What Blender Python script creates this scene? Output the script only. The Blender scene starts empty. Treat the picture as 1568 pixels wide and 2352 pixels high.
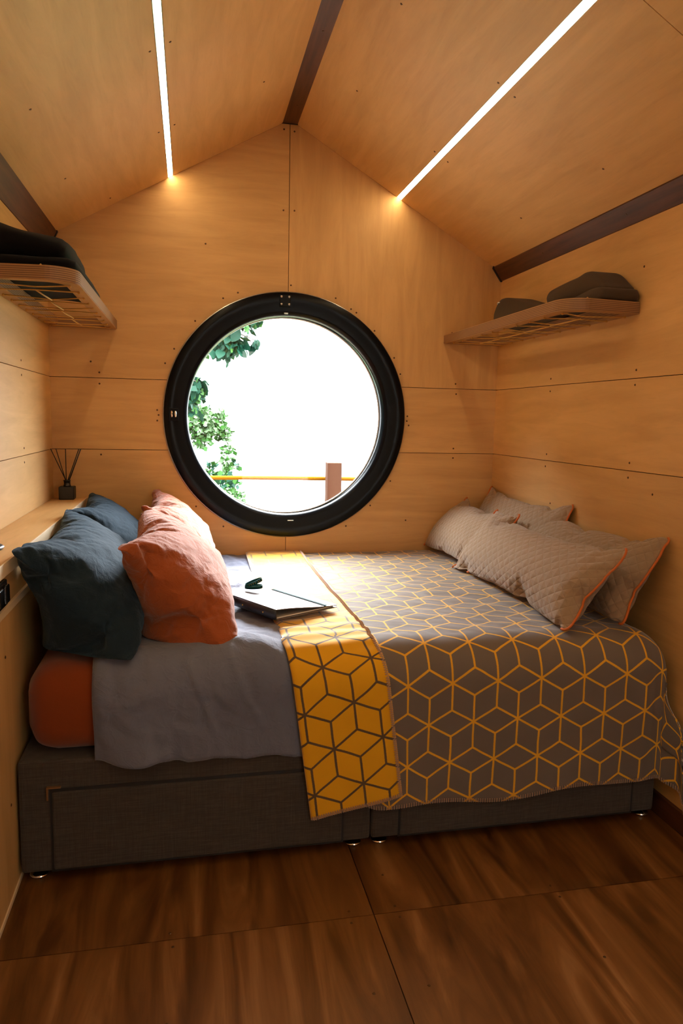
import bpy, bmesh, math, random
import numpy as np
from mathutils import Vector, Matrix

random.seed(7)
SC = bpy.context.scene
COL = SC.collection

# ------------------------------------------------------------------ camera
cam_data = bpy.data.cameras.new('camera')
cam_data.sensor_fit = 'HORIZONTAL'
cam_data.sensor_width = 36.0
cam_data.lens = 36.0 * 1654.29 / 1568.0
cam_data.clip_start = 0.02
cam = bpy.data.objects.new('camera', cam_data)
COL.objects.link(cam)
R_ = Vector((0.9786484, -0.20448139, 0.02084862))
U_ = Vector((0.00587733, 0.12923067, 0.99159714))
F_ = Vector((0.20545744, 0.97030242, -0.1276732))
m = Matrix.Identity(4)
for i in range(3):
    m[i][0] = R_[i]; m[i][1] = U_[i]; m[i][2] = -F_[i]
m[0][3], m[1][3], m[2][3] = 0.59422597, -3.38364295, 1.25
cam.matrix_world = m
SC.camera = cam

# ------------------------------------------------------------------ world, exposure
SKY = 40.0
LED = 33.0
world = bpy.data.worlds.new('world')
SC.world = world
world.use_nodes = True
bg = world.node_tree.nodes['Background']
bg.inputs['Color'].default_value = (0.90, 0.96, 1.0, 1)
_wt = world.node_tree
_tc = _wt.nodes.new('ShaderNodeTexCoord'); _sp = _wt.nodes.new('ShaderNodeSeparateXYZ'); _mr = _wt.nodes.new('ShaderNodeMapRange')
_wt.links.new(_tc.outputs['Generated'], _sp.inputs[0]); _wt.links.new(_sp.outputs['Z'], _mr.inputs['Value'])
_mr.interpolation_type = 'SMOOTHSTEP'
_mr.inputs['From Min'].default_value, _mr.inputs['From Max'].default_value = -0.12, 0.42      # hazy horizon up to the bright overcast
_mr.inputs['To Min'].default_value, _mr.inputs['To Max'].default_value = SKY * 0.20, SKY
_wt.links.new(_mr.outputs[0], bg.inputs['Strength'])
sun_data = bpy.data.lights.new('hazy_sun', 'SUN')       # bright hazy sun beyond the round window
sun_data.energy = 19.0
sun_data.angle = math.radians(34)
sun_data.color = (1.0, 0.985, 0.97)
sun = bpy.data.objects.new('hazy_sun', sun_data)
COL.objects.link(sun)
sun.location = (3.0, 8.0, 8.0)
sun.rotation_euler = Vector((-0.26, -0.86, -0.60)).to_track_quat('-Z', 'Y').to_euler()
SC.view_settings.view_transform = 'Standard'
SC.view_settings.look = 'None'
SC.view_settings.gamma = 1.0
SC.view_settings.use_curve_mapping = False
SC.view_settings.exposure = 0.0
SC.cycles.max_bounces = 10
SC.cycles.diffuse_bounces = 6
SC.cycles.glossy_bounces = 4
SC.cycles.transparent_max_bounces = 16
SC.cycles.sample_clamp_indirect = 6.0
SC.cycles.caustics_reflective = False
SC.cycles.caustics_refractive = False

# ------------------------------------------------------------------ room numbers (metres)
W = 2.08                      # room width
BACK = -4.25                  # rear of the room, behind the camera
Z1, Z2 = 1.409, 1.094         # panel joints
XA, ZA = 1.04, 2.568          # ridge
KL, KR = 0.55, 0.575          # roof slopes
XC, ZC, RW = 1.044, 1.2556, 0.5645   # round window

def roof_z(x):
    return ZA - (KL * (XA - x) if x < XA else KR * (x - XA))

# ------------------------------------------------------------------ noise
_rng = np.random.RandomState(3)
_perm = _rng.permutation(512)
_perm = np.concatenate([_perm, _perm, _perm])
_val = _rng.rand(512) * 2 - 1

def vnoise(x, y, z=0.0):
    x, y, z = np.broadcast_arrays(np.asarray(x, float), np.asarray(y, float), np.asarray(z, float))
    xi, yi, zi = np.floor(x).astype(int), np.floor(y).astype(int), np.floor(z).astype(int)
    fx, fy, fz = x - xi, y - yi, z - zi
    s = lambda t: t * t * t * (t * (t * 6 - 15) + 10)
    ux, uy, uz = s(fx), s(fy), s(fz)
    def h(a, b, c):
        return _val[_perm[(_perm[(_perm[a & 511] + b) & 511] + c) & 511]]
    r = 0
    for dx in (0, 1):
        wx = ux if dx else 1 - ux
        for dy in (0, 1):
            wy = uy if dy else 1 - uy
            for dz in (0, 1):
                wz = uz if dz else 1 - uz
                r = r + wx * wy * wz * h(xi + dx, yi + dy, zi + dz)
    return r

def fbm(x, y, z=0.0, o=3):
    r, a, f = 0, 1.0, 1.0
    for k in range(o):
        r = r + a * vnoise(np.asarray(x) * f + 17 * k, np.asarray(y) * f + 31 * k, np.asarray(z) * f)
        a *= 0.5; f *= 2.03
    return r

def sstep(a, b, x):
    t = np.clip((np.asarray(x, float) - a) / (b - a), 0, 1)
    return t * t * (3 - 2 * t)

# ------------------------------------------------------------------ materials
class NT:
    def __init__(self, name):
        self.m = bpy.data.materials.new(name)
        self.m.use_nodes = True
        self.t = self.m.node_tree
        self.b = self.t.nodes['Principled BSDF']
    def n(self, typ, **kw):
        nd = self.t.nodes.new(typ)
        for k, v in kw.items():
            if k.startswith('i_'):
                nd.inputs[k[2:].replace('_', ' ')].default_value = v
            else:
                setattr(nd, k, v)
        return nd
    def l(self, a, b):
        self.t.links.new(a, b)
    def math(self, op, a, b=None, c=None):
        nd = self.n('ShaderNodeMath', operation=op)
        for i, v in enumerate((a, b, c)):
            if v is None: continue
            if isinstance(v, (int, float)): nd.inputs[i].default_value = v
            else: self.l(v, nd.inputs[i])
        return nd.outputs[0]
    def vmath(self, op, a, b=None, c=None):
        nd = self.n('ShaderNodeVectorMath', operation=op)
        for i, v in enumerate((a, b, c)):
            if v is None: continue
            if isinstance(v, (tuple, list)): nd.inputs[i].default_value = v
            else: self.l(v, nd.inputs[i])
        return nd.outputs['Value'] if op in ('DOT_PRODUCT', 'LENGTH') else nd.outputs[0]
    def ramp(self, fac, stops):
        nd = self.n('ShaderNodeValToRGB')
        e = nd.color_ramp.elements
        while len(e) < len(stops): e.new(0.5)
        for el, (p, c) in zip(e, stops):
            el.position = p; el.color = (*c, 1)
        self.l(fac, nd.inputs[0])
        return nd.outputs[0]
    def mix(self, fac, a, b, typ='MIX'):
        nd = self.n('ShaderNodeMix', data_type='RGBA', blend_type=typ)
        for k, v in ((0, fac), (6, a), (7, b)):
            if isinstance(v, (int, float)): nd.inputs[k].default_value = v
            elif isinstance(v, tuple): nd.inputs[k].default_value = (*v, 1)
            else: self.l(v, nd.inputs[k])
        return nd.outputs[2]
    def coord(self, which='Object', scale=None, loc=None):
        o = self.n('ShaderNodeTexCoord').outputs[which]
        if scale or loc:
            mp = self.n('ShaderNodeMapping')
            if scale: mp.inputs['Scale'].default_value = scale
            if loc: mp.inputs['Location'].default_value = loc
            self.l(o, mp.inputs[0]); o = mp.outputs[0]
        return o
    def noise(self, vec, scale=5, detail=4, rough=0.5, dist=0.0):
        nd = self.n('ShaderNodeTexNoise', i_Scale=scale, i_Detail=detail, i_Roughness=rough, i_Distortion=dist)
        self.l(vec, nd.inputs['Vector'])
        return nd.outputs['Fac']
    def bump(self, h, strength=0.2, dist=0.002):
        nd = self.n('ShaderNodeBump', i_Strength=strength, i_Distance=dist)
        self.l(h, nd.inputs['Height'])
        self.l(nd.outputs[0], self.b.inputs['Normal'])
    def set(self, color=None, rough=None, metal=None, **kw):
        for k, v in (('Base Color', color), ('Roughness', rough), ('Metallic', metal)):
            if v is None: continue
            if isinstance(v, (int, float)): self.b.inputs[k].default_value = v
            elif isinstance(v, tuple): self.b.inputs[k].default_value = (*v, 1)
            else: self.l(v, self.b.inputs[k])
        for k, v in kw.items():
            self.b.inputs[k.replace('_', ' ')].default_value = v
        return self.m

def srgb(r, g, b):
    f = lambda c: (c / 255) / 12.92 if c / 255 <= 0.04045 else ((c / 255 + 0.055) / 1.055) ** 2.4
    return (f(r), f(g), f(b))

def birch(name, grain, base=(0.63, 0.385, 0.158), tint=0.065, rough=0.5):
    """pale birch plywood: long faint streaks along GRAIN (0 x, 1 y, 2 z), cloudy figure, fine flecks"""
    t = NT(name)
    sc = [9.0, 9.0, 9.0]; sc[grain] = 1.1
    oi = t.n('ShaderNodeObjectInfo').outputs['Random']
    off = t.n('ShaderNodeCombineXYZ')
    r2 = t.math('MULTIPLY', oi, 7.0)
    for i in range(3): t.l(r2, off.inputs[i])
    co = t.vmath('ADD', t.coord(), off.outputs[0])
    mp = t.n('ShaderNodeMapping'); mp.inputs['Scale'].default_value = sc; t.l(co, mp.inputs[0])
    streak = t.noise(mp.outputs[0], 2.2, 6, 0.6, 0.6)
    mp2 = t.n('ShaderNodeMapping'); mp2.inputs['Scale'].default_value = [v * 0.42 for v in sc]; t.l(co, mp2.inputs[0])
    fig = t.noise(mp2.outputs[0], 1.0, 2, 0.5, 0.4)
    fig = t.math('PINGPONG', t.math('MULTIPLY', fig, 7.0), 0.5)
    sf = [160.0] * 3; sf[grain] = 14.0
    mp3 = t.n('ShaderNodeMapping'); mp3.inputs['Scale'].default_value = sf; t.l(co, mp3.inputs[0])
    fleck = t.noise(mp3.outputs[0], 1.0, 2, 0.5)
    cloud = t.noise(co, 2.6, 3, 0.55, 0.2)
    d = tuple(c * (1 - 1.9 * tint) * k for c, k in zip(base, (1, 0.97, 0.92)))
    b2 = tuple(min(1, c * (1 + 0.8 * tint)) for c in base)
    c1 = t.ramp(streak, [(0.32, d), (0.66, b2)])
    c2 = t.mix(t.math('MULTIPLY', fig, 0.22), c1, tuple(c * 0.84 for c in base))
    c3 = t.mix(t.math('MULTIPLY', t.ramp(fleck, [(0.60, (0, 0, 0)), (0.75, (1, 1, 1))]), 0.16), c2, tuple(c * 0.62 for c in base))
    c4 = t.mix(0.28, c3, t.ramp(cloud, [(0.3, (0.80, 0.78, 0.75)), (0.7, (1.1, 1.1, 1.1))]), 'MULTIPLY')
    vv = t.math('ADD', t.math('MULTIPLY', oi, 0.10), 0.95)
    comb = t.n('ShaderNodeCombineXYZ')
    for i in range(3): t.l(vv, comb.inputs[i])
    c5 = t.mix(1.0, c4, comb.outputs[0], 'MULTIPLY')
    t.set(c5, rough, Specular_IOR_Level=0.35)
    t.bump(fleck, 0.06, 0.001)
    return t.m

def stained_floor():
    t = NT('stained_floor_plywood')
    oi = t.n('ShaderNodeObjectInfo').outputs['Random']
    off = t.n('ShaderNodeCombineXYZ'); r2 = t.math('MULTIPLY', oi, 9.0)
    for i in range(3): t.l(r2, off.inputs[i])
    co = t.vmath('ADD', t.coord(), off.outputs[0])
    mp = t.n('ShaderNodeMapping'); mp.inputs['Scale'].default_value = (6.5, 0.75, 1); t.l(co, mp.inputs[0])
    s1 = t.noise(mp.outputs[0], 1.7, 5, 0.58, 1.3)
    mp2 = t.n('ShaderNodeMapping'); mp2.inputs['Scale'].default_value = (2.6, 0.55, 1); t.l(co, mp2.inputs[0])
    s2 = t.noise(mp2.outputs[0], 1.4, 3, 0.5, 1.5)
    s2 = t.math('PINGPONG', t.math('MULTIPLY', s2, 5.0), 0.5)
    mp3 = t.n('ShaderNodeMapping'); mp3.inputs['Scale'].default_value = (120, 8, 1); t.l(co, mp3.inputs[0])
    s3 = t.noise(mp3.outputs[0], 1.0, 2, 0.5)
    c = t.ramp(s1, [(0.30, (0.036, 0.011, 0.0025)), (0.44, (0.105, 0.038, 0.008)), (0.58, (0.185, 0.074, 0.018)), (0.72, (0.29, 0.135, 0.045))])
    c = t.mix(t.math('MULTIPLY', t.ramp(s2, [(0.55, (0, 0, 0)), (1.0, (1, 1, 1))]), 0.45), c, (0.08, 0.028, 0.008))
    c = t.mix(t.math('MULTIPLY', s3, 0.35), c, (0.10, 0.04, 0.012))
    t.set(c, t.ramp(s1, [(0.3, (0.30,) * 3), (0.7, (0.42,) * 3)]), Specular_IOR_Level=0.5)
    t.bump(s3, 0.05, 0.001)
    return t.m

def beam_wood():
    t = NT('dark_stained_batten')
    co = t.coord(scale=(40, 3, 40))
    s = t.noise(co, 1.0, 4, 0.6, 0.4)
    c = t.ramp(s, [(0.3, (0.042, 0.011, 0.003)), (0.7, (0.115, 0.036, 0.010))])
    return t.set(c, 0.55)

def plywood_edge():
    """stack of thin veneers seen on a cut edge: horizontal bands by height"""
    t = NT('plywood_cut_edge')
    co = t.coord()
    sep = t.n('ShaderNodeSeparateXYZ'); t.l(co, sep.inputs[0])
    z = t.math('MULTIPLY', sep.outputs[2], 175.0)
    band = t.math('FRACT', z)
    nz = t.noise(t.coord(scale=(60, 60, 400)), 1, 3, 0.6)
    c = t.ramp(band, [(0.0, (0.34, 0.19, 0.085)), (0.42, (0.38, 0.21, 0.095)), (0.52, (0.13, 0.055, 0.022)), (0.95, (0.15, 0.065, 0.026))])
    c = t.mix(t.math('MULTIPLY', nz, 0.4), c, (0.24, 0.12, 0.055))
    return t.set(c, 0.6)

def fabric(name, base, var=0.12, weave=900.0, rough=0.9, sheen=0.25, big=0.15, bump=0.25, wdist=0.0006, uv=False, slub=0.0, crease=0.0):
    t = NT(name)
    co = t.coord('UV' if uv else 'Object')
    n1 = t.noise(co, 6.0, 4, 0.6)
    n2 = t.noise(co, weave, 2, 0.6)
    c = t.mix(t.math('MULTIPLY', n1, big * 2), base, tuple(v * 0.75 for v in base))
    c = t.mix(t.math('MULTIPLY', n2, var * 2), c, tuple(min(1, v * 1.35 + 0.004) for v in base))
    if slub:
        mp = t.n('ShaderNodeMapping'); mp.inputs['Scale'].default_value = (18, 18, 420); t.l(co, mp.inputs[0])
        s1 = t.noise(mp.outputs[0], 1.0, 3, 0.6)
        mp2 = t.n('ShaderNodeMapping'); mp2.inputs['Scale'].default_value = (420, 420, 18); t.l(co, mp2.inputs[0])
        s2 = t.noise(mp2.outputs[0], 1.0, 3, 0.6)
        s = t.math('ADD', t.math('MULTIPLY', s1, 0.6), t.math('MULTIPLY', s2, 0.4))
        c = t.mix(t.math('MULTIPLY', t.ramp(s, [(0.42, (0, 0, 0)), (0.68, (1, 1, 1))]), slub), c, tuple(min(1, v * 2.2 + 0.01) for v in base))
    t.set(c, rough, Sheen_Weight=sheen, Sheen_Roughness=0.5, Specular_IOR_Level=0.15)
    hn = t.math('ADD', t.math('MULTIPLY', n2, 0.5), t.math('MULTIPLY', t.noise(co, 60, 3, 0.6), 1.2))
    if crease:      # pressed-in linen crumples: sharp ridges, longer one way
        mp = t.n('ShaderNodeMapping'); mp.inputs['Scale'].default_value = (20, 9, 24); t.l(co, mp.inputs[0])
        r1 = t.math('ABSOLUTE', t.math('SUBTRACT', t.noise(mp.outputs[0], 1.0, 3, 0.55, 0.7), 0.5))
        mp = t.n('ShaderNodeMapping'); mp.inputs['Scale'].default_value = (38, 60, 30); t.l(co, mp.inputs[0])
        r2 = t.math('ABSOLUTE', t.math('SUBTRACT', t.noise(mp.outputs[0], 1.0, 2, 0.5, 0.5), 0.5))
        cr = t.math('ADD', t.math('MULTIPLY', t.math('POWER', r1, 0.6), -6.0 * crease), t.math('MULTIPLY', t.math('POWER', r2, 0.7), -2.0 * crease))
        hn = t.math('ADD', hn, cr)
    t.bump(hn, bump, 0.002)
    return t.m

def cube_blanket(name, ground, line, e=0.0803, width=0.0031, phase=(0.0, 0.0), sheen=0.55):
    """woven tumbling-block lines: six spokes round every point of a triangular lattice, on UV in metres"""
    t = NT(name)
    uv = t.coord('UV')
    wob = t.n('ShaderNodeTexNoise', i_Scale=9.0, i_Detail=2.0); t.l(uv, wob.inputs['Vector'])
    w2 = t.vmath('MULTIPLY', t.vmath('SUBTRACT', wob.outputs['Color'], (0.5, 0.5, 0.5)), (0.006, 0.006, 0))
    p = t.vmath('ADD', t.vmath('SUBTRACT', uv, (phase[0], phase[1], 0)), w2)
    sx, sy = e * math.sqrt(3), e * 3
    def wrap(v, sh):
        nd = t.n('ShaderNodeVectorMath', operation='WRAP')
        t.l(t.vmath('ADD', v, sh), nd.inputs[0])
        nd.inputs[1].default_value = (sx / 2, sy / 2, 1); nd.inputs[2].default_value = (-sx / 2, -sy / 2, -1)
        return nd.outputs[0]
    a, b = wrap(p, (0, 0, 0)), wrap(p, (sx / 2, sy / 2, 0))
    la, lb = t.vmath('LENGTH', t.vmath('MULTIPLY', a, (1, 1, 0))), t.vmath('LENGTH', t.vmath('MULTIPLY', b, (1, 1, 0)))
    sel = t.math('LESS_THAN', lb, la)
    q = t.n('ShaderNodeMix', data_type='VECTOR')
    t.l(sel, q.inputs[0]); t.l(a, q.inputs[4]); t.l(b, q.inputs[5])
    q = q.outputs[1]
    ds = [t.math('ABSOLUTE', t.vmath('DOT_PRODUCT', q, v)) for v in ((1, 0, 0), (0.5, -0.8660254, 0), (0.5, 0.8660254, 0))]
    d = t.math('MINIMUM', t.math('MINIMUM', ds[0], ds[1]), ds[2])
    fuzz = t.noise(uv, 420, 2, 0.6)
    d = t.math('ADD', d, t.math('MULTIPLY', t.math('SUBTRACT', fuzz, 0.5), 0.0022))
    mask = t.math('SUBTRACT', 1.0, t.n('ShaderNodeMapRange').outputs[0])
    mr = t.n('ShaderNodeMapRange', interpolation_type='SMOOTHSTEP')
    t.l(d, mr.inputs[0]); mr.inputs[1].default_value = width * 0.75; mr.inputs[2].default_value = width * 1.25
    mr.inputs[3].default_value = 1.0; mr.inputs[4].default_value = 0.0
    n1 = t.noise(uv, 700, 2, 0.6); n2 = t.noise(uv, 9, 4, 0.6)
    g = t.mix(t.math('MULTIPLY', n1, 0.4), ground, tuple(min(1, v * 1.5) for v in ground))
    g = t.mix(t.math('MULTIPLY', n2, 0.45), g, tuple(v * 0.68 for v in ground))
    ln = t.mix(t.math('MULTIPLY', n1, 0.4), line, tuple(v * 0.7 for v in line))
    c = t.mix(mr.outputs[0], g, ln)
    t.set(c, 0.92, Sheen_Weight=sheen, Sheen_Roughness=0.35, Specular_IOR_Level=0.15)
    t.bump(t.math('ADD', t.math('MULTIPLY', n1, 0.5), t.math('MULTIPLY', mr.outputs[0], -0.3)), 0.25, 0.002)
    return t.m

def quilted(name, base, cu=0.026, cv=0.019):
    """diamond stitched felt on UV in metres"""
    t = NT(name)
    uv = t.coord('UV')
    sep = t.n('ShaderNodeSeparateXYZ'); t.l(uv, sep.inputs[0])
    wob = t.noise(uv, 14, 2, 0.5)
    x = t.math('ADD', t.math('DIVIDE', sep.outputs[0], cu), t.math('MULTIPLY', wob, 0.35))
    y = t.math('ADD', t.math('DIVIDE', sep.outputs[1], cv), t.math('MULTIPLY', wob, 0.35))
    a = t.math('PINGPONG', t.math('MULTIPLY', t.math('ADD', x, y), 0.5), 0.5)
    b = t.math('PINGPONG', t.math('MULTIPLY', t.math('SUBTRACT', x, y), 0.5), 0.5)
    mn = t.math('MINIMUM', a, b)
    h = t.math('POWER', t.math('MULTIPLY', mn, 2.0), 0.55)
    n1 = t.noise(uv, 520, 3, 0.65); n2 = t.noise(uv, 40, 3, 0.6)
    c = t.mix(t.math('MULTIPLY', n1, 0.7), base, tuple(v * 0.55 for v in base))
    c = t.mix(t.math('MULTIPLY', n2, 0.3), c, tuple(min(1, v * 1.25) for v in base))
    t.set(c, 0.92, Sheen_Weight=0.3, Sheen_Roughness=0.5, Specular_IOR_Level=0.1)
    t.bump(t.math('ADD', h, t.math('MULTIPLY', n1, 0.12)), 0.55, 0.006)
    return t.m

def plain(name, color, rough=0.5, metal=0.0, spec=0.5, **kw):
    t = NT(name)
    n = t.noise(t.coord(), 30, 3, 0.6)
    c = t.mix(t.math('MULTIPLY', n, 0.25), color, tuple(v * 0.8 for v in color))
    return t.set(c, rough, metal, Specular_IOR_Level=spec, **kw)

M = {}
M['birch_x'] = birch('birch_plywood_grain_across', 0)
M['birch_z'] = birch('birch_plywood_grain_upright', 2)
M['birch_y'] = birch('birch_plywood_grain_lengthwise', 1)
M['gap'] = plain('dark_joint_backing', (0.05, 0.022, 0.008), 0.9)
M['floor'] = stained_floor()
M['beam'] = beam_wood()
M['beam_end'] = plain('black_tape_and_shadow', (0.006, 0.005, 0.006), 0.6)
M['edge'] = plywood_edge()
M['shelf_ply'] = birch('shaded_shelf_plywood', 1, (0.36, 0.19, 0.075), 0.08)  # birch with the shelves' dimmer light put into its base colour
M['screw'] = plain('bronze_screw', (0.10, 0.05, 0.02), 0.45, 0.6)
M['black_frame'] = plain('black_painted_frame', (0.0015, 0.0025, 0.005), 0.30, 0.0, 0.16)
M['chrome'] = plain('chrome', (0.75, 0.72, 0.68), 0.12, 1.0)
M['alu'] = plain('aluminium', (0.55, 0.55, 0.55), 0.35, 1.0)
M['led'] = NT('warm_led_diffuser').set((1.0, 0.9, 0.75), 0.4)
_b = M['led'].node_tree.nodes['Principled BSDF']
_b.inputs['Emission Color'].default_value = (1.0, 0.75, 0.42, 1)
_b.inputs['Emission Strength'].default_value = LED
M['divan'] = fabric('charcoal_woven_upholstery', (0.043, 0.035, 0.031), 0.3, 700, 0.9, 0.1, 0.1, 0.3, slub=0.5)
M['sheet'] = fabric('rust_orange_cotton', (0.21, 0.038, 0.005), 0.10, 900)
M['duvet'] = fabric('blue_grey_linen', (0.130, 0.142, 0.200), 0.14, 800, bump=0.35, crease=0.8)
M['terra'] = fabric('terracotta_linen', (0.30, 0.070, 0.018), 0.12, 800, bump=0.45, sheen=0.3, crease=1.0)
M['navy'] = fabric('dark_petrol_blue_linen', (0.0085, 0.019, 0.031), 0.2, 800, bump=0.4, sheen=0.16, crease=0.8)
M['navy'].node_tree.nodes['Principled BSDF'].inputs['Sheen Tint'].default_value = (0.5, 0.75, 1.0, 1)
M['felt'] = quilted('beige_quilted_felt', (0.31, 0.215, 0.14))
M['feltplain'] = fabric('beige_felt', (0.25, 0.185, 0.13), 0.35, 500)
M['piping'] = plain('orange_cord_piping', (0.50, 0.115, 0.012), 0.7)
M['fleece'] = fabric('black_fleece', (0.0035, 0.0035, 0.005), 0.3, 400, 0.95, 0.03)
M['fleece_brown'] = fabric('dark_brown_fleece', (0.060, 0.039, 0.025), 0.3, 400, 0.95, 0.06)
M['blanket'] = None
M['cord'] = plain('yellow_cord', (0.55, 0.30, 0.07), 0.7)
M['black'] = plain('black_glazed_ceramic', (0.008, 0.007, 0.008), 0.45)
M['black_gloss'] = plain('black_gloss_plastic', (0.008, 0.008, 0.010), 0.2)
M['leather'] = plain('dark_brown_leather', (0.055, 0.026, 0.016), 0.32, 0, 0.9)
M['leather_dark'] = plain('blue_black_leather', (0.010, 0.012, 0.020), 0.4)
M['paper'] = plain('paper_block', (0.75, 0.72, 0.66), 0.8)
M['teal'] = plain('teal_elastic', (0.002, 0.030, 0.032), 0.8, 0, 0.1)
M['teal_band'] = plain('teal_woven_band', (0.004, 0.070, 0.078), 0.7, 0, 0.2)
M['gold'] = plain('gold_print', (0.55, 0.36, 0.08), 0.5)
M['stitch'] = plain('beige_pink_wool_thread', (0.42, 0.27, 0.19), 0.85)
M['bronze'] = plain('bronze_corner', (0.30, 0.16, 0.07), 0.35, 0.6)
M['post'] = plain('weathered_post_timber', (0.050, 0.018, 0.009), 0.85, 0, 0.1)
M['rail'] = plain('yellow_rope', (0.16, 0.058, 0.001), 0.8, 0, 0.05)
M['leaf'] = plain('dark_green_leaf', (0.004, 0.030, 0.016), 0.55, 0, 0.15)
M['leaf2'] = plain('bright_green_leaf', (0.022, 0.075, 0.012), 0.55, 0, 0.15)
M['leaf3'] = plain('pale_olive_leaf', (0.06, 0.10, 0.045), 0.6, 0, 0.15)
M['bark'] = plain('grey_bark', (0.12, 0.09, 0.07), 0.9)
M['deck'] = plain('grey_decking', (0.25, 0.2, 0.15), 0.8)
M['earth'] = plain('earth_bank', (0.10, 0.09, 0.078), 0.95)
M['grass'] = plain('hillside_grass', (0.10, 0.16, 0.05), 0.95)

# thin architectural glass: clear with a surface reflection
def glass():
    t = NT('window_glass')
    o = t.t.nodes['Material Output']
    tr = t.n('ShaderNodeBsdfTransparent'); tr.inputs[0].default_value = (0.97, 0.98, 0.98, 1)
    gl = t.n('ShaderNodeBsdfGlossy'); gl.inputs['Roughness'].default_value = 0.01
    lw = t.n('ShaderNodeLayerWeight'); lw.inputs[0].default_value = 0.5
    fr = t.n('ShaderNodeMath', operation='MULTIPLY_ADD'); t.l(t.math('POWER', lw.outputs['Facing'], 5.0), fr.inputs[0]); fr.inputs[1].default_value = 0.92; fr.inputs[2].default_value = 0.045
    mx = t.n('ShaderNodeMixShader')
    t.l(fr.outputs[0], mx.inputs[0]); t.l(tr.outputs[0], mx.inputs[1]); t.l(gl.outputs[0], mx.inputs[2])
    t.l(mx.outputs[0], o.inputs['Surface'])
    return t.m
M['glass'] = glass()

# ------------------------------------------------------------------ mesh helpers
def link(name, me, mat, parent=None, smooth=False):
    o = bpy.data.objects.new(name, me)
    COL.objects.link(o)
    if mat is not None and len(me.materials) == 0:
        me.materials.append(mat)
    if parent is not None:
        o.parent = parent
    if smooth:
        me.polygons.foreach_set('use_smooth', [True] * len(me.polygons))
    return o

def obj(name, V, F, mat, parent=None, smooth=False, uv=None):
    me = bpy.data.meshes.new(name)
    me.from_pydata([tuple(map(float, v)) for v in V], [], [list(map(int, f)) for f in F])
    if uv is not None:
        lay = me.uv_layers.new(name='UVMap')
        vi = np.empty(len(me.loops), int); me.loops.foreach_get('vertex_index', vi)
        lay.data.foreach_set('uv', np.asarray(uv, float)[vi].ravel())
    me.update()
    return link(name, me, mat, parent, smooth)

def bobj(name, bm, mat, parent=None, smooth=False):
    me = bpy.data.meshes.new(name)
    bm.normal_update()
    bm.to_mesh(me); bm.free()
    return link(name, me, mat, parent, smooth)

def empty(name, loc=(0, 0, 0)):
    o = bpy.data.objects.new(name, None)
    o.location = loc
    o.empty_display_size = 0.05
    COL.objects.link(o)
    return o

def part_under(root, child):
    """children are built in world coordinates; the thing's Empty sits at its base"""
    child.parent = root
    child.matrix_parent_inverse = Matrix.Translation(root.location).inverted()
    return child

def tag(o, label=None, cat=None, group=None, kind=None):
    if label: o['label'] = label
    if cat: o['category'] = cat
    if group: o['group'] = group
    if kind: o['kind'] = kind
    return o

def bm_box(bm, x0, x1, y0, y1, z0, z1, bevel=0.0, seg=2):
    vs = [bm.verts.new((x, y, z)) for z in (z0, z1) for y in (y0, y1) for x in (x0, x1)]
    fs = [(0, 2, 3, 1), (4, 5, 7, 6), (0, 1, 5, 4), (2, 6, 7, 3), (0, 4, 6, 2), (1, 3, 7, 5)]
    faces = [bm.faces.new([vs[i] for i in f]) for f in fs]
    if bevel:
        ed = list({e for f in faces for e in f.edges})
        bmesh.ops.bevel(bm, geom=ed, offset=bevel, segments=seg, profile=0.5, affect='EDGES')
    return bm

def box(name, x0, x1, y0, y1, z0, z1, mat, parent=None, bevel=0.0, seg=2, smooth=False):
    return bobj(name, bm_box(bmesh.new(), x0, x1, y0, y1, z0, z1, bevel, seg), mat, parent, smooth)

def prism(name, poly, axis, a0, a1, mat, parent=None, bevel=0.0):
    """extrude a 2D outline along AXIS; poly gives the two other coordinates in x,y,z order"""
    bm = bmesh.new()
    def P(p, a):
        q = list(p); q.insert(axis, a); return q
    lo = [bm.verts.new(P(p, a0)) for p in poly]
    hi = [bm.verts.new(P(p, a1)) for p in poly]
    n = len(poly)
    bm.faces.new(lo[::-1]); bm.faces.new(hi)
    for i in range(n):
        bm.faces.new([lo[i], lo[(i + 1) % n], hi[(i + 1) % n], hi[i]])
    bmesh.ops.recalc_face_normals(bm, faces=bm.faces)
    if bevel:
        bmesh.ops.bevel(bm, geom=list(bm.edges), offset=bevel, segments=1, affect='EDGES')
    return bobj(name, bm, mat, parent)

def lathe(name, prof, n, center, axis, mat, parent=None, smooth=True, a0=0.0, a1=2 * math.pi, close=False):
    """prof: (radius, along). axis 1 = y, 2 = z"""
    V, F = [], []
    full = abs(a1 - a0 - 2 * math.pi) < 1e-6
    m_ = n if full else n + 1
    k = len(prof)
    for i in range(m_):
        a = a0 + (a1 - a0) * i / n
        for r, h in prof:
            if axis == 2: V.append((center[0] + r * math.cos(a), center[1] + r * math.sin(a), center[2] + h))
            else: V.append((center[0] + r * math.cos(a), center[1] + h, center[2] + r * math.sin(a)))
    kk = k if close else k - 1
    for i in range(n):
        j = (i + 1) % m_
        for q in range(kk):
            F.append((i * k + q, j * k + q, j * k + (q + 1) % k, i * k + (q + 1) % k))
    return obj(name, V, F, mat, parent, smooth)

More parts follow.
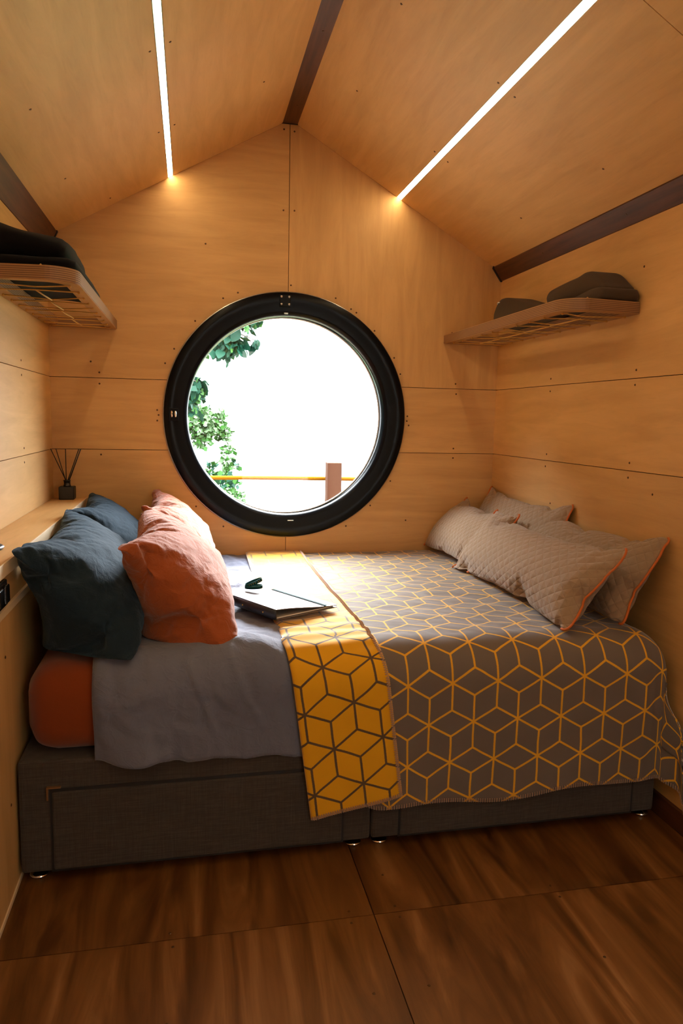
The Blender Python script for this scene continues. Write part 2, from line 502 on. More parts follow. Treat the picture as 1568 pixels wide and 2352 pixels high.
def tube_mesh(pts, r, n=6, closed=False, V=None, F=None):
    P = [Vector(p) for p in pts]
    V = [] if V is None else V; F = [] if F is None else F
    base = len(V); N = len(P)
    up = Vector((0.137, 0.24, 0.96)).normalized()
    prev = None
    for i in range(N):
        a = P[i - 1] if (i > 0 or closed) else P[i]
        b = P[(i + 1) % N] if (i < N - 1 or closed) else P[i]
        t = (b - a).normalized()
        if prev is None:
            s = t.cross(up)
            if s.length < 1e-4: s = t.cross(Vector((1, 0, 0)))
        else:
            s = prev - t * prev.dot(t)
        s.normalize(); prev = s
        w = t.cross(s)
        rr = r[i] if isinstance(r, (list, tuple)) else r
        for k in range(n):
            an = 2 * math.pi * k / n
            V.append(P[i] + (s * math.cos(an) + w * math.sin(an)) * rr)
    for i in range(N if closed else N - 1):
        j = (i + 1) % N
        for k in range(n):
            F.append((base + i * n + k, base + i * n + (k + 1) % n, base + j * n + (k + 1) % n, base + j * n + k))
    if not closed:
        F.append([base + k for k in range(n)][::-1])
        F.append([base + (N - 1) * n + k for k in range(n)])
    return V, F

def tube(name, pts, r, mat, parent=None, n=6, closed=False):
    V, F = tube_mesh(pts, r, n, closed)
    return obj(name, V, F, mat, parent, True)

# shared screw head
_sb = bmesh.new()
bmesh.ops.create_cone(_sb, cap_ends=True, segments=10, radius1=0.0042, radius2=0.0030, depth=0.0016)
SCREW = bpy.data.meshes.new('screw'); _sb.to_mesh(SCREW); _sb.free(); SCREW.materials.append(M['screw'])

def screw(loc, normal, parent):
    o = bpy.data.objects.new('screw', SCREW); COL.objects.link(o)
    o.location = loc
    o.rotation_euler = Vector(normal).to_track_quat('Z', 'Y').to_euler()
    o.parent = parent
    return o

# ------------------------------------------------------------------ the room shell
GAP = 0.0013
T = 0.012          # panel thickness

def panel_minus_disc(poly, c, r):
    """outline of convex POLY with the disc cut away (the disc crosses the outline once)"""
    pts = []
    n = len(poly)
    for i in range(n):
        a, b = np.array(poly[i], float), np.array(poly[(i + 1) % n], float)
        k = max(2, int(np.linalg.norm(b - a) / 0.002))
        for s in range(k):
            pts.append(a + (b - a) * s / k)
    pts = np.array(pts)
    ins = np.hypot(pts[:, 0] - c[0], pts[:, 1] - c[1]) < r
    if not ins.any():
        return poly
    N = len(pts)
    st = next(i for i in range(N) if not ins[i] and ins[i - 1])
    run = []
    i = st
    while not ins[i % N]:
        run.append(pts[i % N]); i += 1
    corner = [run[0]] + [p for p in run[1:-1] if any(np.allclose(p, q) for q in poly)] + [run[-1]]
    e, s = run[-1], run[0]
    a1 = math.atan2(e[1] - c[1], e[0] - c[0]); a0 = math.atan2(s[1] - c[1], s[0] - c[0])
    # arc from the exit back to the entry, through the panel's inside
    best = None
    for d in (a0 - a1, a0 - a1 + 2 * math.pi, a0 - a1 - 2 * math.pi):
        mid = a1 + d / 2
        p = np.array([c[0] + r * math.cos(mid), c[1] + r * math.sin(mid)])
        inside = all(((poly[(j + 1) % n][0] - poly[j][0]) * (p[1] - poly[j][1]) - (poly[(j + 1) % n][1] - poly[j][1]) * (p[0] - poly[j][0])) > -1e-9 for j in range(n))
        if inside and abs(d) < 2 * math.pi:
            best = d; break
    arc = [(c[0] + r * math.cos(a1 + best * k / 48), c[1] + r * math.sin(a1 + best * k / 48)) for k in range(1, 48)]
    return [tuple(p) for p in corner] + arc

# back wall: backing slab with a round hole, six plywood panels in front of it
HOLE = RW - 0.012
def gable(x): return roof_z(x)
V, F = [], []
NS = 96
outer = []
for k in range(NS):
    a = 2 * math.pi * k / NS
    d = np.array([math.cos(a), math.sin(a)])
    ts = []
    if d[0] > 1e-9: ts.append((W + 0.1 - XC) / d[0])
    if d[0] < -1e-9: ts.append((-0.1 - XC) / d[0])
    if d[1] < -1e-9: ts.append((-0.15 - ZC) / d[1])
    if d[1] > 0:
        for kk in (KL, -KR):
            # z = ZA + s*(x-XA)
            den = d[1] - kk * d[0]
            if den > 1e-9: ts.append((ZA + 0.05 + kk * (XC - XA) - ZC) / den)
    t_ = min(ts)
    outer.append((XC + d[0] * t_, ZC + d[1] * t_))
for yy in (T, 0.11):
    for k in range(NS):
        a = 2 * math.pi * k / NS
        V.append((XC + HOLE * math.cos(a), yy, ZC + HOLE * math.sin(a)))
    for k in range(NS):
        V.append((outer[k][0], yy, outer[k][1]))
for k in range(NS):
    j = (k + 1) % NS
    F += [(k, j, NS + j, NS + k), (2 * NS + k, 3 * NS + k, 3 * NS + j, 2 * NS + j), (k, 2 * NS + k, 2 * NS + j, j), (NS + k, NS + j, 3 * NS + j, 3 * NS + k)]
wall_back = tag(obj('wall_back', V, F, M['gap']), kind='structure')
g = GAP
zl0, zr0 = roof_z(0), roof_z(W)
pan_polys = [
    ([(0.0, Z1 + g), (XA - g, Z1 + g), (XA - g, ZA - g), (0.0, zl0)], 'birch_x'),
    ([(XA + g, Z1 + g), (W, Z1 + g), (W, zr0), (XA + g, ZA - g)], 'birch_z'),
    ([(0.0, Z2 + g), (XA - g, Z2 + g), (XA - g, Z1 - g), (0.0, Z1 - g)], 'birch_x'),
    ([(XA + g, Z2 + g), (W, Z2 + g), (W, Z1 - g), (XA + g, Z1 - g)], 'birch_x'),
    ([(0.0, 0.0), (XA - g, 0.0), (XA - g, Z2 - g), (0.0, Z2 - g)], 'birch_x'),
    ([(XA + g, 0.0), (W, 0.0), (W, Z2 - g), (XA + g, Z2 - g)], 'birch_x'),
]
for poly, mt in pan_polys:
    prism('panel', panel_minus_disc(poly, (XC, ZC), HOLE), 1, 0.0, T, M[mt], wall_back)
for x, z in [(1.013, 2.525), (1.06, 2.52), (1.014, 2.18), (1.064, 2.182), (0.205, 1.071), (1.869, 1.118), (1.869, 1.071), (1.867, 1.433), (1.872, 1.384), (0.811, 1.808), (0.745, 1.78), (0.621, 1.674), (0.528, 1.548), (0.488, 1.483), (0.451, 1.274), (0.457, 1.252), (0.451, 1.227), (1.627, 1.271), (1.625, 1.248), (1.635, 1.227), (1.585, 1.471), (1.552, 1.546), (1.452, 1.668), (1.362, 1.747), (1.336, 1.762), (1.262, 1.808), (1.551, 0.956), (1.453, 0.836), (1.635, 0.762), (1.334, 0.736), (0.746, 0.74), (0.621, 0.835), (0.17, 1.479), (1.839, 1.675), (0.668, 2.011), (1.052, 1.854), (0.55, 1.0), (0.205, 1.433), (0.205, 1.384)]:
    screw((x, -0.0008, z), (0, -1, 0), wall_back)

# side walls
def side_wall(name, x_in, sgn, ztop):
    x0, x1 = (x_in + sgn * T, x_in + sgn * 0.1)
    w = tag(box(name, min(x0, x1), max(x0, x1), BACK - 0.1, 0.11, -0.15, ztop + 0.02, M['gap']), kind='structure')
    for za, zb in ((0.0, Z2 - g), (Z2 + g, Z1 - g), (Z1 + g, ztop)):
        for ya, yb in ((-2.44 + g, 0.0), (BACK, -2.44 - g)):
            xs = sorted((x_in, x_in + sgn * T))
            box('panel', xs[0], xs[1], ya, yb, za, zb, M['birch_y'], w)
    return w
wall_left = side_wall('wall_left', 0.0, -1, zl0)
wall_right = side_wall('wall_right', W, 1, zr0)
for y, z in [(-0.555, 1.437), (-0.555, 1.385), (-1.151, 1.437), (-1.15, 1.387), (-0.555, 1.121), (-0.55, 1.069), (-1.15, 1.121), (-1.148, 1.07), (-1.154, 1.776), (-0.61, 0.917), (-1.289, 1.026), (-0.555, 1.776), (-1.151, 0.77)]:
    screw((W - 0.0008, y, z), (-1, 0, 0), wall_right)
for y, z in [(-0.556, 1.121), (-0.557, 1.069), (-0.556, 1.437), (-0.556, 1.385), (-1.15, 1.437), (-1.15, 1.121)]:
    screw((0.0008, y, z), (1, 0, 0), wall_left)
V, F = [], []
DX0, DX1, DZ = 1.08, 1.92, 2.0      # glazed garden door behind the camera
rp = [(-0.1, -0.15), (DX0, -0.15), (DX0, DZ), (DX1, DZ), (DX1, -0.15), (W + 0.1, -0.15), (W + 0.1, zr0 - 0.05), (XA, ZA), (-0.1, zl0 - 0.05)]
wall_rear = tag(prism('wall_rear', rp, 1, BACK - 0.12, BACK, M['birch_z']), kind='structure')
door = tag(box('door_1', DX0, DX1, BACK - 0.08, BACK - 0.04, -0.012, 0.06, M['black_frame']), kind='structure')
for x0, x1, z0, z1 in ((DX0, DX0 + 0.06, 0.06, DZ), (DX1 - 0.06, DX1, 0.06, DZ), (DX0 + 0.06, DX1 - 0.06, DZ - 0.06, DZ)):
    box('door_frame', x0, x1, BACK - 0.08, BACK - 0.04, z0, z1, M['black_frame'], door)
box('pane', DX0 + 0.06, DX1 - 0.06, BACK - 0.063, BACK - 0.057, 0.06, DZ - 0.06, M['glass'], door)

# ceiling: two pitches, each of plywood panels either side of the light channel
ceiling = empty('ceiling', (0, 0, 0)); tag(ceiling, kind='structure')
LW = 0.0125     # half width of the light channel, measured in x
XL, XR = 0.519, 1.553
def pitch_panel(x0, x1, y0, y1, th, mat, name='panel', lift=0.0):
    poly = [(x0, roof_z(x0) + lift), (x1, roof_z(x1) + lift), (x1, roof_z(x1) + lift + th), (x0, roof_z(x0) + lift + th)]
    return prism(name, poly, 1, y0, y1, mat, ceiling)
YJ = -1.752
for xa, xb in ((-0.0, XL - LW), (XL + LW, XA), (XA, XR - LW), (XR + LW, W)):
    for ya, yb in ((YJ + g, 0.0), (BACK, YJ - g)):
        pitch_panel(xa, xb, ya, yb, T, M['birch_y'])
pitch_panel(-0.1, XA, BACK - 0.1, 0.11, 0.05, M['gap'], 'roof_deck', 0.028)
pitch_panel(XA, W + 0.1, BACK - 0.1, 0.11, 0.05, M['gap'], 'roof_deck', 0.028)
nL = Vector((KL, 0, -1)).normalized(); nR = Vector((-KR, 0, -1)).normalized()
for x, y in [(0.547, -1.14), (0.491, -1.138), (0.547, -0.545), (0.491, -0.542), (0.869, -0.553), (0.166, -1.117), (0.163, -0.52), (0.275, -0.094), (0.869, -1.14)]:
    screw((x, y, roof_z(x) - 0.0008), nL, ceiling)
for x, y in [(1.213, -0.58), (1.529, -1.161), (1.587, -1.157), (1.529, -0.568), (1.585, -0.565), (1.906, -1.155), (1.212, -1.164), (1.906, -0.56)]:
    screw((x, y, roof_z(x) - 0.0008), nR, ceiling)

# light strips
for x, s in ((XL, 'left'), (XR, 'right')):
    nrm = nL if s == 'left' else nR
    zz = roof_z(x)
    t = empty('led_strip_light', (x, -0.004, zz))
    tag(t, 'warm white recessed light strip in the %s slope of the plywood ceiling' % s, 'light')
    def pt(dx, h):   # across the slope, up into it
        return (x + dx, roof_z(x + dx) + h)
    w0, w1 = LW - 0.0012, LW - 0.0028
    ch = [pt(-w0, 0.0005), pt(-w0, 0.018), pt(w0, 0.018), pt(w0, 0.0005), pt(w1, 0.0005), pt(w1, 0.015), pt(-w1, 0.015), pt(-w1, 0.0005)]
    part_under(t, prism('channel', ch, 1, BACK + 0.05, -0.003, M['alu']))
    df = [pt(-w1 + 0.0003, 0.001), pt(-w1 + 0.0003, 0.006), pt(w1 - 0.0003, 0.006), pt(w1 - 0.0003, 0.001)]
    part_under(t, prism('diffuser', df, 1, BACK + 0.05, -0.003, M['led']))

# battens
tr1 = tag(prism('trim_1', [(1.005, 2.549), (1.073, 2.549), (1.073, roof_z(1.073) + 0.002), (XA, ZA), (1.005, roof_z(1.005) + 0.002)], 1, BACK, -0.004, M['beam']), kind='structure')
prism('end_cap', [(1.0035, 2.5475), (1.0745, 2.5475), (1.0745, roof_z(1.073)), (1.0035, roof_z(1.005))], 1, -0.0085, -0.001, M['beam_end'], tr1)
tr2 = tag(prism('trim_2', [(W, 1.930), (2.0765, 1.931), (2.034, 1.9895), (2.036, roof_z(2.036)), (W, zr0)], 1, BACK, -0.006, M['beam']), kind='structure')
prism('end_cap', [(W, 1.926), (2.0735, 1.928), (2.030, 1.9880), (2.032, roof_z(2.032)), (W, zr0)], 1, -0.012, -0.0005, M['beam_end'], tr2)
tr3 = tag(prism('trim_3', [(0.0, 1.930), (0.0035, 1.931), (0.046, 2.018), (0.044, roof_z(0.044)), (0.0, zl0)], 1, BACK, -0.006, M['beam']), kind='structure')
prism('end_cap', [(0.0, 1.926), (0.0065, 1.928), (0.050, 2.0165), (0.048, roof_z(0.048)), (0.0, zl0)], 1, -0.012, -0.0005, M['beam_end'], tr3)
for y in (-0.2, -0.8, -1.4):
    screw((XA + 0.003, y, 2.5482), (0, 0, -1), tr1)
    screw((2.053, y - 0.27, 1.9615), (-0.81, 0, -0.58), tr2)

# floor
floor = tag(box('floor', -0.1, W + 0.1, BACK - 0.1, 0.11, -0.15, -T, M['gap']), kind='structure')
XS = 1.046
for xa, xb in ((0.0, XS - g), (XS + g, W)):
    for ya, yb in ((YJ + g, 0.0), (-2.972 + g, YJ - g), (BACK, -2.972 - g)):
        box('panel', xa, xb, ya, yb, -T, 0.0, M['floor'], floor)
for x, y in [(0.54, -1.729), (0.548, -1.777), (0.986, -1.729), (0.983, -1.772), (1.108, -1.730), (1.109, -1.772), (0.983, -1.999), (1.552, -1.772), (1.549, -1.725), (1.548, -1.992), (1.11, -1.999), (1.11, -1.6), (0.54, -2.0)]:
    screw((x, y, 0.0003), (0, 0, 1), floor)
bb = tag(box('baseboard_right', W - 0.014, W, -2.44, -0.0, 0.0, 0.07, M['beam'], bevel=0.002), kind='structure')

# ------------------------------------------------------------------ round window
win = empty('window_1', (XC, 0, ZC - RW)); tag(win, kind='structure')
RI = 0.455
prof = [(RW, 0.004), (RW, -0.016), (RW - 0.006, -0.021), (RW - 0.040, -0.022), (RW - 0.046, -0.019), (RI + 0.026, -0.016), (RI + 0.010, -0.010), (RI + 0.004, 0.004),
        (RI + 0.003, 0.050), (RI + 0.008, 0.095), (HOLE - 0.002, 0.108), (HOLE - 0.002, 0.004)]
part_under(win, lathe('window_frame', prof, 128, (XC, 0, ZC), 1, M['black_frame'], close=True))
part_under(win, lathe('glazing_bead', [(RI + 0.006, 0.030), (RI - 0.003, 0.030), (RI - 0.003, 0.037), (RI + 0.006, 0.037)], 128, (XC - 0.006, 0, ZC), 1, M['alu'], close=True))
part_under(win, lathe('shadow_gap_ring', [(RW + 0.005, -0.0015), (RW + 0.005, 0.004), (RW - 0.002, 0.004), (RW - 0.002, -0.0015)], 128, (XC, 0, ZC), 1, M['alu'], close=True))
pane = part_under(win, lathe('pane', [(0.0, 0.040), (RI + 0.002, 0.040), (RI + 0.002, 0.046), (0.0, 0.046)], 96, (XC - 0.003, 0, ZC), 1, M['glass'], smooth=False))
hb = part_under(win, box('hinge_plate', XC - 0.026 - 0.02, XC + 0.026 - 0.02, -0.0245, -0.019, ZC + RW - 0.068, ZC + RW - 0.012, M['black_frame'], bevel=0.002))
for dx in (-0.0175, 0.0175):
    for dz in (-0.022, -0.055):
        lathe('bolt', [(0.0, -0.0035), (0.0045, -0.003), (0.0055, 0.0), (0.0055, 0.002)], 14, (XC - 0.02 + dx, -0.024, ZC + RW + dz), 1, M['alu'], hb)
part_under(win, box('latch', XC - 0.024, XC - 0.006, -0.019, -0.012, ZC + RI + 0.012, ZC + RI + 0.018, M['alu'], bevel=0.001))
part_under(win, box('latch', XC + 0.002, XC + 0.03, -0.022, -0.014, ZC - RI - 0.034, ZC - RI - 0.030, M['alu'], bevel=0.001))
for dx in (0.036, 0.052):
    V, F = tube_mesh([(XC - RW + dx, -0.030, ZC - 0.012), (XC - RW + dx, -0.030, ZC + 0.016)], 0.005, 10)
    part_under(win, obj('pivot_pin', V, F, M['chrome'], None, True))
part_under(win, box('pivot_block', XC - RW + 0.022, XC - RW + 0.066, -0.029, -0.018, ZC - 0.028, ZC + 0.028, M['black_frame'], bevel=0.003))

# ------------------------------------------------------------------ headboard ledge on the left
LX, LZ = 0.14, 0.878
ledge = empty('headboard_ledge', (0.07, -0.01, 0))
tag(ledge, 'pale plywood boxed ledge along the left wall behind the bed head', 'ledge')
part_under(ledge, box('top_board', 0.002, LX - 0.0012, -2.40, -0.002, LZ - 0.026, LZ, M['birch_y']))
M['edge_pale'] = birch('pale_birch_edge', 1, (0.74, 0.60, 0.42), 0.06)
part_under(ledge, box('edge_strip', LX - 0.001, LX + 0.004, -2.40, -0.002, LZ - 0.034, LZ + 0.0005, M['edge_pale'], bevel=0.0008))
part_under(ledge, box('fascia', LX - 0.02, LX - 0.006, -2.40, -0.002, 0.765, LZ - 0.027, M['birch_y']))
part_under(ledge, box('edge_strip', LX - 0.006, LX + 0.003, -2.40, -0.002, 0.745, 0.765, M['edge_pale'], bevel=0.0008))
part_under(ledge, box('front_panel', LX - 0.012, LX, -2.40, -0.002, 0.012, 0.744, M['birch_z']))
part_under(ledge, box('skirting_bead', LX - 0.010, LX + 0.004, -2.40, -0.002, 0.0, 0.012, M['edge_pale'], bevel=0.001))
for z in (0.643, 0.25):
    part_under(ledge, screw((LX + 0.0008, -1.513, z), (1, 0, 0), None))

# socket on the fascia
sk = empty('wall_socket', (LX - 0.006, -1.53, 0.77))
tag(sk, 'black wall socket under the ledge edge beside the dark blue pillow', 'socket')
part_under(sk, box('plate', LX - 0.006, LX + 0.006, -1.60, -1.487, 0.772, 0.838, M['black_gloss'], bevel=0.004, seg=3))
part_under(sk, box('rocker', LX + 0.0055, LX + 0.014, -1.535, -1.497, 0.782, 0.828, M['black_gloss'], bevel=0.004, seg=3))
part_under(sk, box('rocker', LX + 0.0055, LX + 0.014, -1.590, -1.552, 0.782, 0.828, M['black_gloss'], bevel=0.004, seg=3))

# coaster
co_ = empty('coaster', (0.048, -1.30, LZ))
tag(co_, 'small round black coaster on the left ledge at the picture edge', 'coaster')
part_under(co_, lathe('disc', [(0.0, 0.0), (0.043, 0.0), (0.046, 0.003), (0.046, 0.009), (0.044, 0.0115), (0.0, 0.0115)], 40, (0.048, -1.30, LZ), 2, M['leather_dark']))
part_under(co_, lathe('rim', [(0.0462, 0.004), (0.0478, 0.0055), (0.0478, 0.008), (0.0462, 0.0095)], 40, (0.048, -1.30, LZ), 2, M['alu'], close=True))

# reed diffuser
dx, dy = 0.069, -0.07
df = empty('reed_diffuser', (dx, dy, LZ))
tag(df, 'black cube reed diffuser with five dark sticks in the ledge corner', 'diffuser')
part_under(df, box('bottle', dx - 0.032, dx + 0.032, dy - 0.030, dy + 0.030, LZ, LZ + 0.057, M['black'], bevel=0.004, seg=3))
part_under(df, lathe('neck', [(0.0, 0.056), (0.0155, 0.056), (0.0155, 0.063), (0.0135, 0.064), (0.0135, 0.079), (0.0150, 0.080), (0.0150, 0.084), (0.008, 0.084), (0.008, 0.070)], 24, (dx, dy, LZ), 2, M['black']))
for tx, ty, bx, r in ((0.007, -0.080, 0.004, 0.0019), (0.024, -0.055, 0.0, 0.0017), (0.066, -0.07, -0.003, 0.0019), (0.120, -0.060, -0.004, 0.0022), (0.130, -0.080, 0.001, 0.0026)):
    a = Vector((dx + bx, dy, LZ + 0.062)); b = Vector((tx, ty, 1.098))
    V, F = tube_mesh([a, a.lerp(b, 0.5), b], r, 8)
    part_under(df, obj('reed', V, F, M['black'], None, True))

# ------------------------------------------------------------------ lattice shelves with lacing
def shelf(side):
    sx = (lambda x: x) if side == 'left' else (lambda x: W - x)
    t = empty('corner_shelf', (sx(0.0), -0.002, 1.622))
    tag(t, ('plywood wall shelf laced with yellow cord holding black folded fleece on left wall' if side == 'left' else
            'plywood wall shelf laced with yellow cord holding brown folded cloths on right wall'), 'shelf')
    z0, z1 = 1.622, 1.662
    X1, Y0, Y1 = 0.284, -0.002, -1.168
    ro = 0.085
    out = [(0.0005, Y0), (X1, Y0)]
    for k in range(11):
        a = k / 10 * math.pi / 2
        out.append((X1 - ro + ro * math.cos(a), Y1 + ro - ro * math.sin(a)))
    out.append((0.0005, Y1 + 0.02))
    b = 0.045; ri = 0.05
    inn = [(b, Y0 - b), (X1 - b, Y0 - b)]
    for k in range(11):
        a = k / 10 * math.pi / 2
        inn.append((X1 - b - ri + ri * math.cos(a), Y1 + b + ri - ri * math.sin(a)))
    inn.append((b, Y1 + b))
    n = len(out)
    V = [(sx(x), y, z) for z in (z0, z1) for x, y in out] + [(sx(x), y, z) for z in (z0, z1) for x, y in inn]
    F = []; mi = []
    for i in range(n):
        j = (i + 1) % n
        F.append((i, j, n + j, n + i)); mi.append(1)
        F.append((2 * n + i, 2 * n + j, 3 * n + j, 3 * n + i)); mi.append(1)
        F.append((i, j, 2 * n + j, 2 * n + i)); mi.append(0)
        F.append((n + i, n + j, 3 * n + j, 3 * n + i)); mi.append(0)
    me = bpy.data.meshes.new('frame'); me.from_pydata(V, [], F)
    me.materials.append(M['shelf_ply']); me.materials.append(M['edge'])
    me.polygons.foreach_set('material_index', mi)
    bm = bmesh.new(); bm.from_mesh(me); bmesh.ops.recalc_face_normals(bm, faces=bm.faces)
    bmesh.ops.bevel(bm, geom=[e for e in bm.edges if len(e.link_faces) == 2 and e.calc_face_angle(0) > 1.2], offset=0.002, segments=2, affect='EDGES'); bm.to_mesh(me); bm.free()
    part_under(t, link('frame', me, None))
    # cords across the opening, pulled in pairs by a central lace
    rnd = random.Random(5 if side == 'left' else 9)
    ys = [-0.085 - k * 0.112 for k in range(10)]
    zc = z0 - 0.004
    xm = X1 / 2 + 0.01
    for k, y in enumerate(ys):
        pull = (0.030 if k % 2 == 0 else -0.030) + rnd.uniform(-0.008, 0.008)
        if y < -1.02: xr_ = X1 - 0.03
        else: xr_ = X1 - 0.022
        pts = [(sx(0.020), y + rnd.uniform(-.01, .01), zc), (sx(0.03), y, zc), (sx(xm - 0.03), y - pull * 0.8, zc - 0.001), (sx(xm), y - pull, zc - 0.0015), (sx(xm + 0.03), y - pull * 0.8, zc - 0.001), (sx(xr_ - 0.01), y + rnd.uniform(-.012, .012), zc), (sx(xr_), y, zc)]
        part_under(t, tube('cord', pts, 0.0021, M['cord'], None, 6))
        for xx in (0.020, xr_):
            part_under(t, lathe('cord_knot', [(0.0, -0.004), (0.004, -0.002), (0.004, 0.002), (0.0, 0.0045)], 8, (sx(xx), y, zc), 2, M['cord']))
    for k in range(0, 9, 1):
        if k % 2 == 0: continue
        ya, yb = ys[k] + 0.030, ys[min(k + 1, 9)] - 0.030
        part_under(t, tube('lace', [(sx(xm + 0.006), ya + 0.012, zc - 0.003), (sx(xm), (ya + yb) / 2, zc - 0.004), (sx(xm - 0.006), yb - 0.012, zc - 0.003)], 0.0025, M['cord'], None, 6))
    part_under(t, lathe('cord_knot', [(0.0, -0.006), (0.006, -0.003), (0.006, 0.003), (0.0, 0.008)], 8, (sx(0.18), -1.118, z1 + 0.004), 2, M['cord']))
    return t
shelf('left'); shelf('right')

def fold_mesh(prof, x0, x1, seed, amp=0.006, nx=14, taper=0.0):
    """a folded cloth: closed outline PROF in (y, z), run along x with softened ends"""
    P = np.array(prof, float)
    # resample the closed outline smoothly (Catmull-Rom)
    N = len(P); out = []
    for i in range(N):
        p0, p1, p2, p3 = P[i - 1], P[i], P[(i + 1) % N], P[(i + 2) % N]
        for k in range(6):
            s = k / 6
            out.append(0.5 * ((2 * p1) + (-p0 + p2) * s + (2 * p0 - 5 * p1 + 4 * p2 - p3) * s * s + (-p0 + 3 * p1 - 3 * p2 + p3) * s ** 3))
    Q = np.array(out); c = Q.mean(0); n = len(Q)
    V, F = [], []
    for i in range(nx + 1):
        s = i / nx; e = 1 - abs(2 * s - 1)
        k = 1 - 0.16 * (1 - min(1, e / 0.22)) ** 2
        x = x0 + (x1 - x0) * s
        for q in Q:
            p = c + (q - c) * np.array([1 - (1 - k) * 0.5, k])
            p[1] -= taper * s * (p[1] - P[:, 1].min())
            d = amp * float(fbm(x * 9 + seed, q[0] * 9, q[1] * 9, 2))
            V.append((x, p[0] + d, max(P[:, 1].min() + 0.0005, p[1] - (1 - k) * 0.4 * (p[1] - P[:, 1].min()) + d * 0.7)))
    for i in range(nx):
        for j in range(n):
            F.append((i * n + j, i * n + (j + 1) % n, (i + 1) * n + (j + 1) % n, (i + 1) * n + j))
    F.append(list(range(n))[::-1]); F.append([nx * n + j for j in range(n)])
    return V, F

zs = 1.6635
lf = empty('folded_blanket', (0.14, -0.8, zs))
tag(lf, 'black folded fleece blanket on the left wall shelf', 'blanket')
V, F = fold_mesh([(-1.07, zs), (-0.99, zs), (-0.50, zs), (-0.44, zs + 0.016), (-0.52, zs + 0.034), (-0.98, zs + 0.040), (-1.08, zs + 0.036), (-1.10, zs + 0.018)], 0.012, 0.268, 1)
part_under(lf, obj('fold', V, F, M['fleece'], None, True))
V, F = fold_mesh([(-1.02, zs + 0.040), (-0.80, zs + 0.042), (-0.66, zs + 0.044), (-0.62, zs + 0.09), (-0.68, zs + 0.145), (-0.85, zs + 0.158), (-1.00, zs + 0.150), (-1.075, zs + 0.115), (-1.075, zs + 0.065)], 0.008, 0.240, 2, 0.009, 14, 0.45)
part_under(lf, obj('fold', V, F, M['fleece'], None, True))
rb = empty('rolled_cloth', (1.98, -0.35, zs))
tag(rb, 'small dark brown rolled cloth at the window end of right shelf', 'cloth')
V, F = fold_mesh([(-0.66, zs), (-0.48, zs), (-0.29, zs), (-0.245, zs + 0.030), (-0.240, zs + 0.085), (-0.285, zs + 0.126), (-0.36, zs + 0.128), (-0.48, zs + 0.098), (-0.60, zs + 0.066), (-0.69, zs + 0.046), (-0.705, zs + 0.014)], 1.94, 2.076, 3, 0.004)
part_under(rb, obj('roll', V, F, M['fleece_brown'], None, True))
part_under(rb, obj('care_tag', *tube_mesh([(1.940, -0.292, zs + 0.108), (1.936, -0.302, zs + 0.113), (1.938, -0.315, zs + 0.113)], 0.003, 6), M['paper'], None, True))
fb = empty('folded_cloth', (1.98, -0.9, zs))
tag(fb, 'larger dark brown peaked folded cloth on the right wall shelf', 'cloth')
V, F = fold_mesh([(-1.00, zs), (-0.90, zs), (-0.78, zs), (-0.74, zs + 0.012), (-0.78, zs + 0.022), (-0.98, zs + 0.032), (-1.08, zs + 0.046), (-1.140, zs + 0.040), (-1.155, zs + 0.016), (-1.13, zs)], 1.925, 2.078, 4, 0.003)
part_under(fb, obj('fold', V, F, M['fleece_brown'], None, True))
V, F = fold_mesh([(-1.105, zs + 0.036), (-0.97, zs + 0.036), (-0.82, zs + 0.034), (-0.735, zs + 0.040), (-0.705, zs + 0.066), (-0.725, zs + 0.094), (-0.82, zs + 0.104), (-0.93, zs + 0.112), (-1.000, zs + 0.118), (-1.045, zs + 0.104), (-1.10, zs + 0.064), (-1.125, zs + 0.044)], 1.955, 2.077, 5, 0.003)
part_under(fb, obj('fold', V, F, M['fleece_brown'], None, True))

# ------------------------------------------------------------------ divan bed
BX0, BX1, BY = 0.148, 2.037, -1.475
XM = 1.106
bed = empty('divan_bed', (1.09, -0.75, 0.0))
tag(bed, 'charcoal upholstered double divan bed base on chrome glides under the window', 'bed')
def base_half(x0, x1):
    h = part_under(bed, box('base_section', x0, x1, BY, -0.03, 0.03, 0.344, M['divan'], bevel=0.010, seg=3, smooth=False))
    return h
base_half(BX0, XM - 0.0015); base_half(XM + 0.0015, BX1)
def drawer(x0, x1, corner):
    d = part_under(bed, box('drawer', x0 + 0.006, x1 - 0.006, BY - 0.005, BY + 0.02, 0.036, 0.257, M['divan'], bevel=0.005, seg=2))
    # black sheet standing in for the shadow line round the front
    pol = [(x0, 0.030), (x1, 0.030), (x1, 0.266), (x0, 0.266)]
    part_under(bed, box('drawer_shadow_sheet', x0, x1, BY - 0.0012, BY + 0.003, 0.0305, 0.266, M['beam_end']))
    if corner:
        c = prism('corner_bracket', [(x0 - 0.006, 0.274), (x0 + 0.030, 0.274), (x0 + 0.030, 0.270), (x0 - 0.002, 0.270), (x0 - 0.002, 0.238), (x0 - 0.006, 0.238)], 1, BY - 0.010, BY - 0.001, M['bronze'])
        c.parent = d        # a sub-part of the drawer front; the drawer's own world matrix is the identity
        tag(c, 'bronze L shaped corner piece')
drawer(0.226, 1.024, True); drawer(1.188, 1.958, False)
for x in (0.186, 1.062, 1.142, 2.020):
    for y in (-1.432, -0.10):
        f = part_under(bed, lathe('glide', [(0.0, 0.0), (0.020, 0.0), (0.0255, 0.003), (0.026, 0.006), (0.022, 0.010), (0.010, 0.013), (0.007, 0.015), (0.007, 0.0305), (0.0, 0.0305)], 24, (x, y, 0.0), 2, M['chrome']))

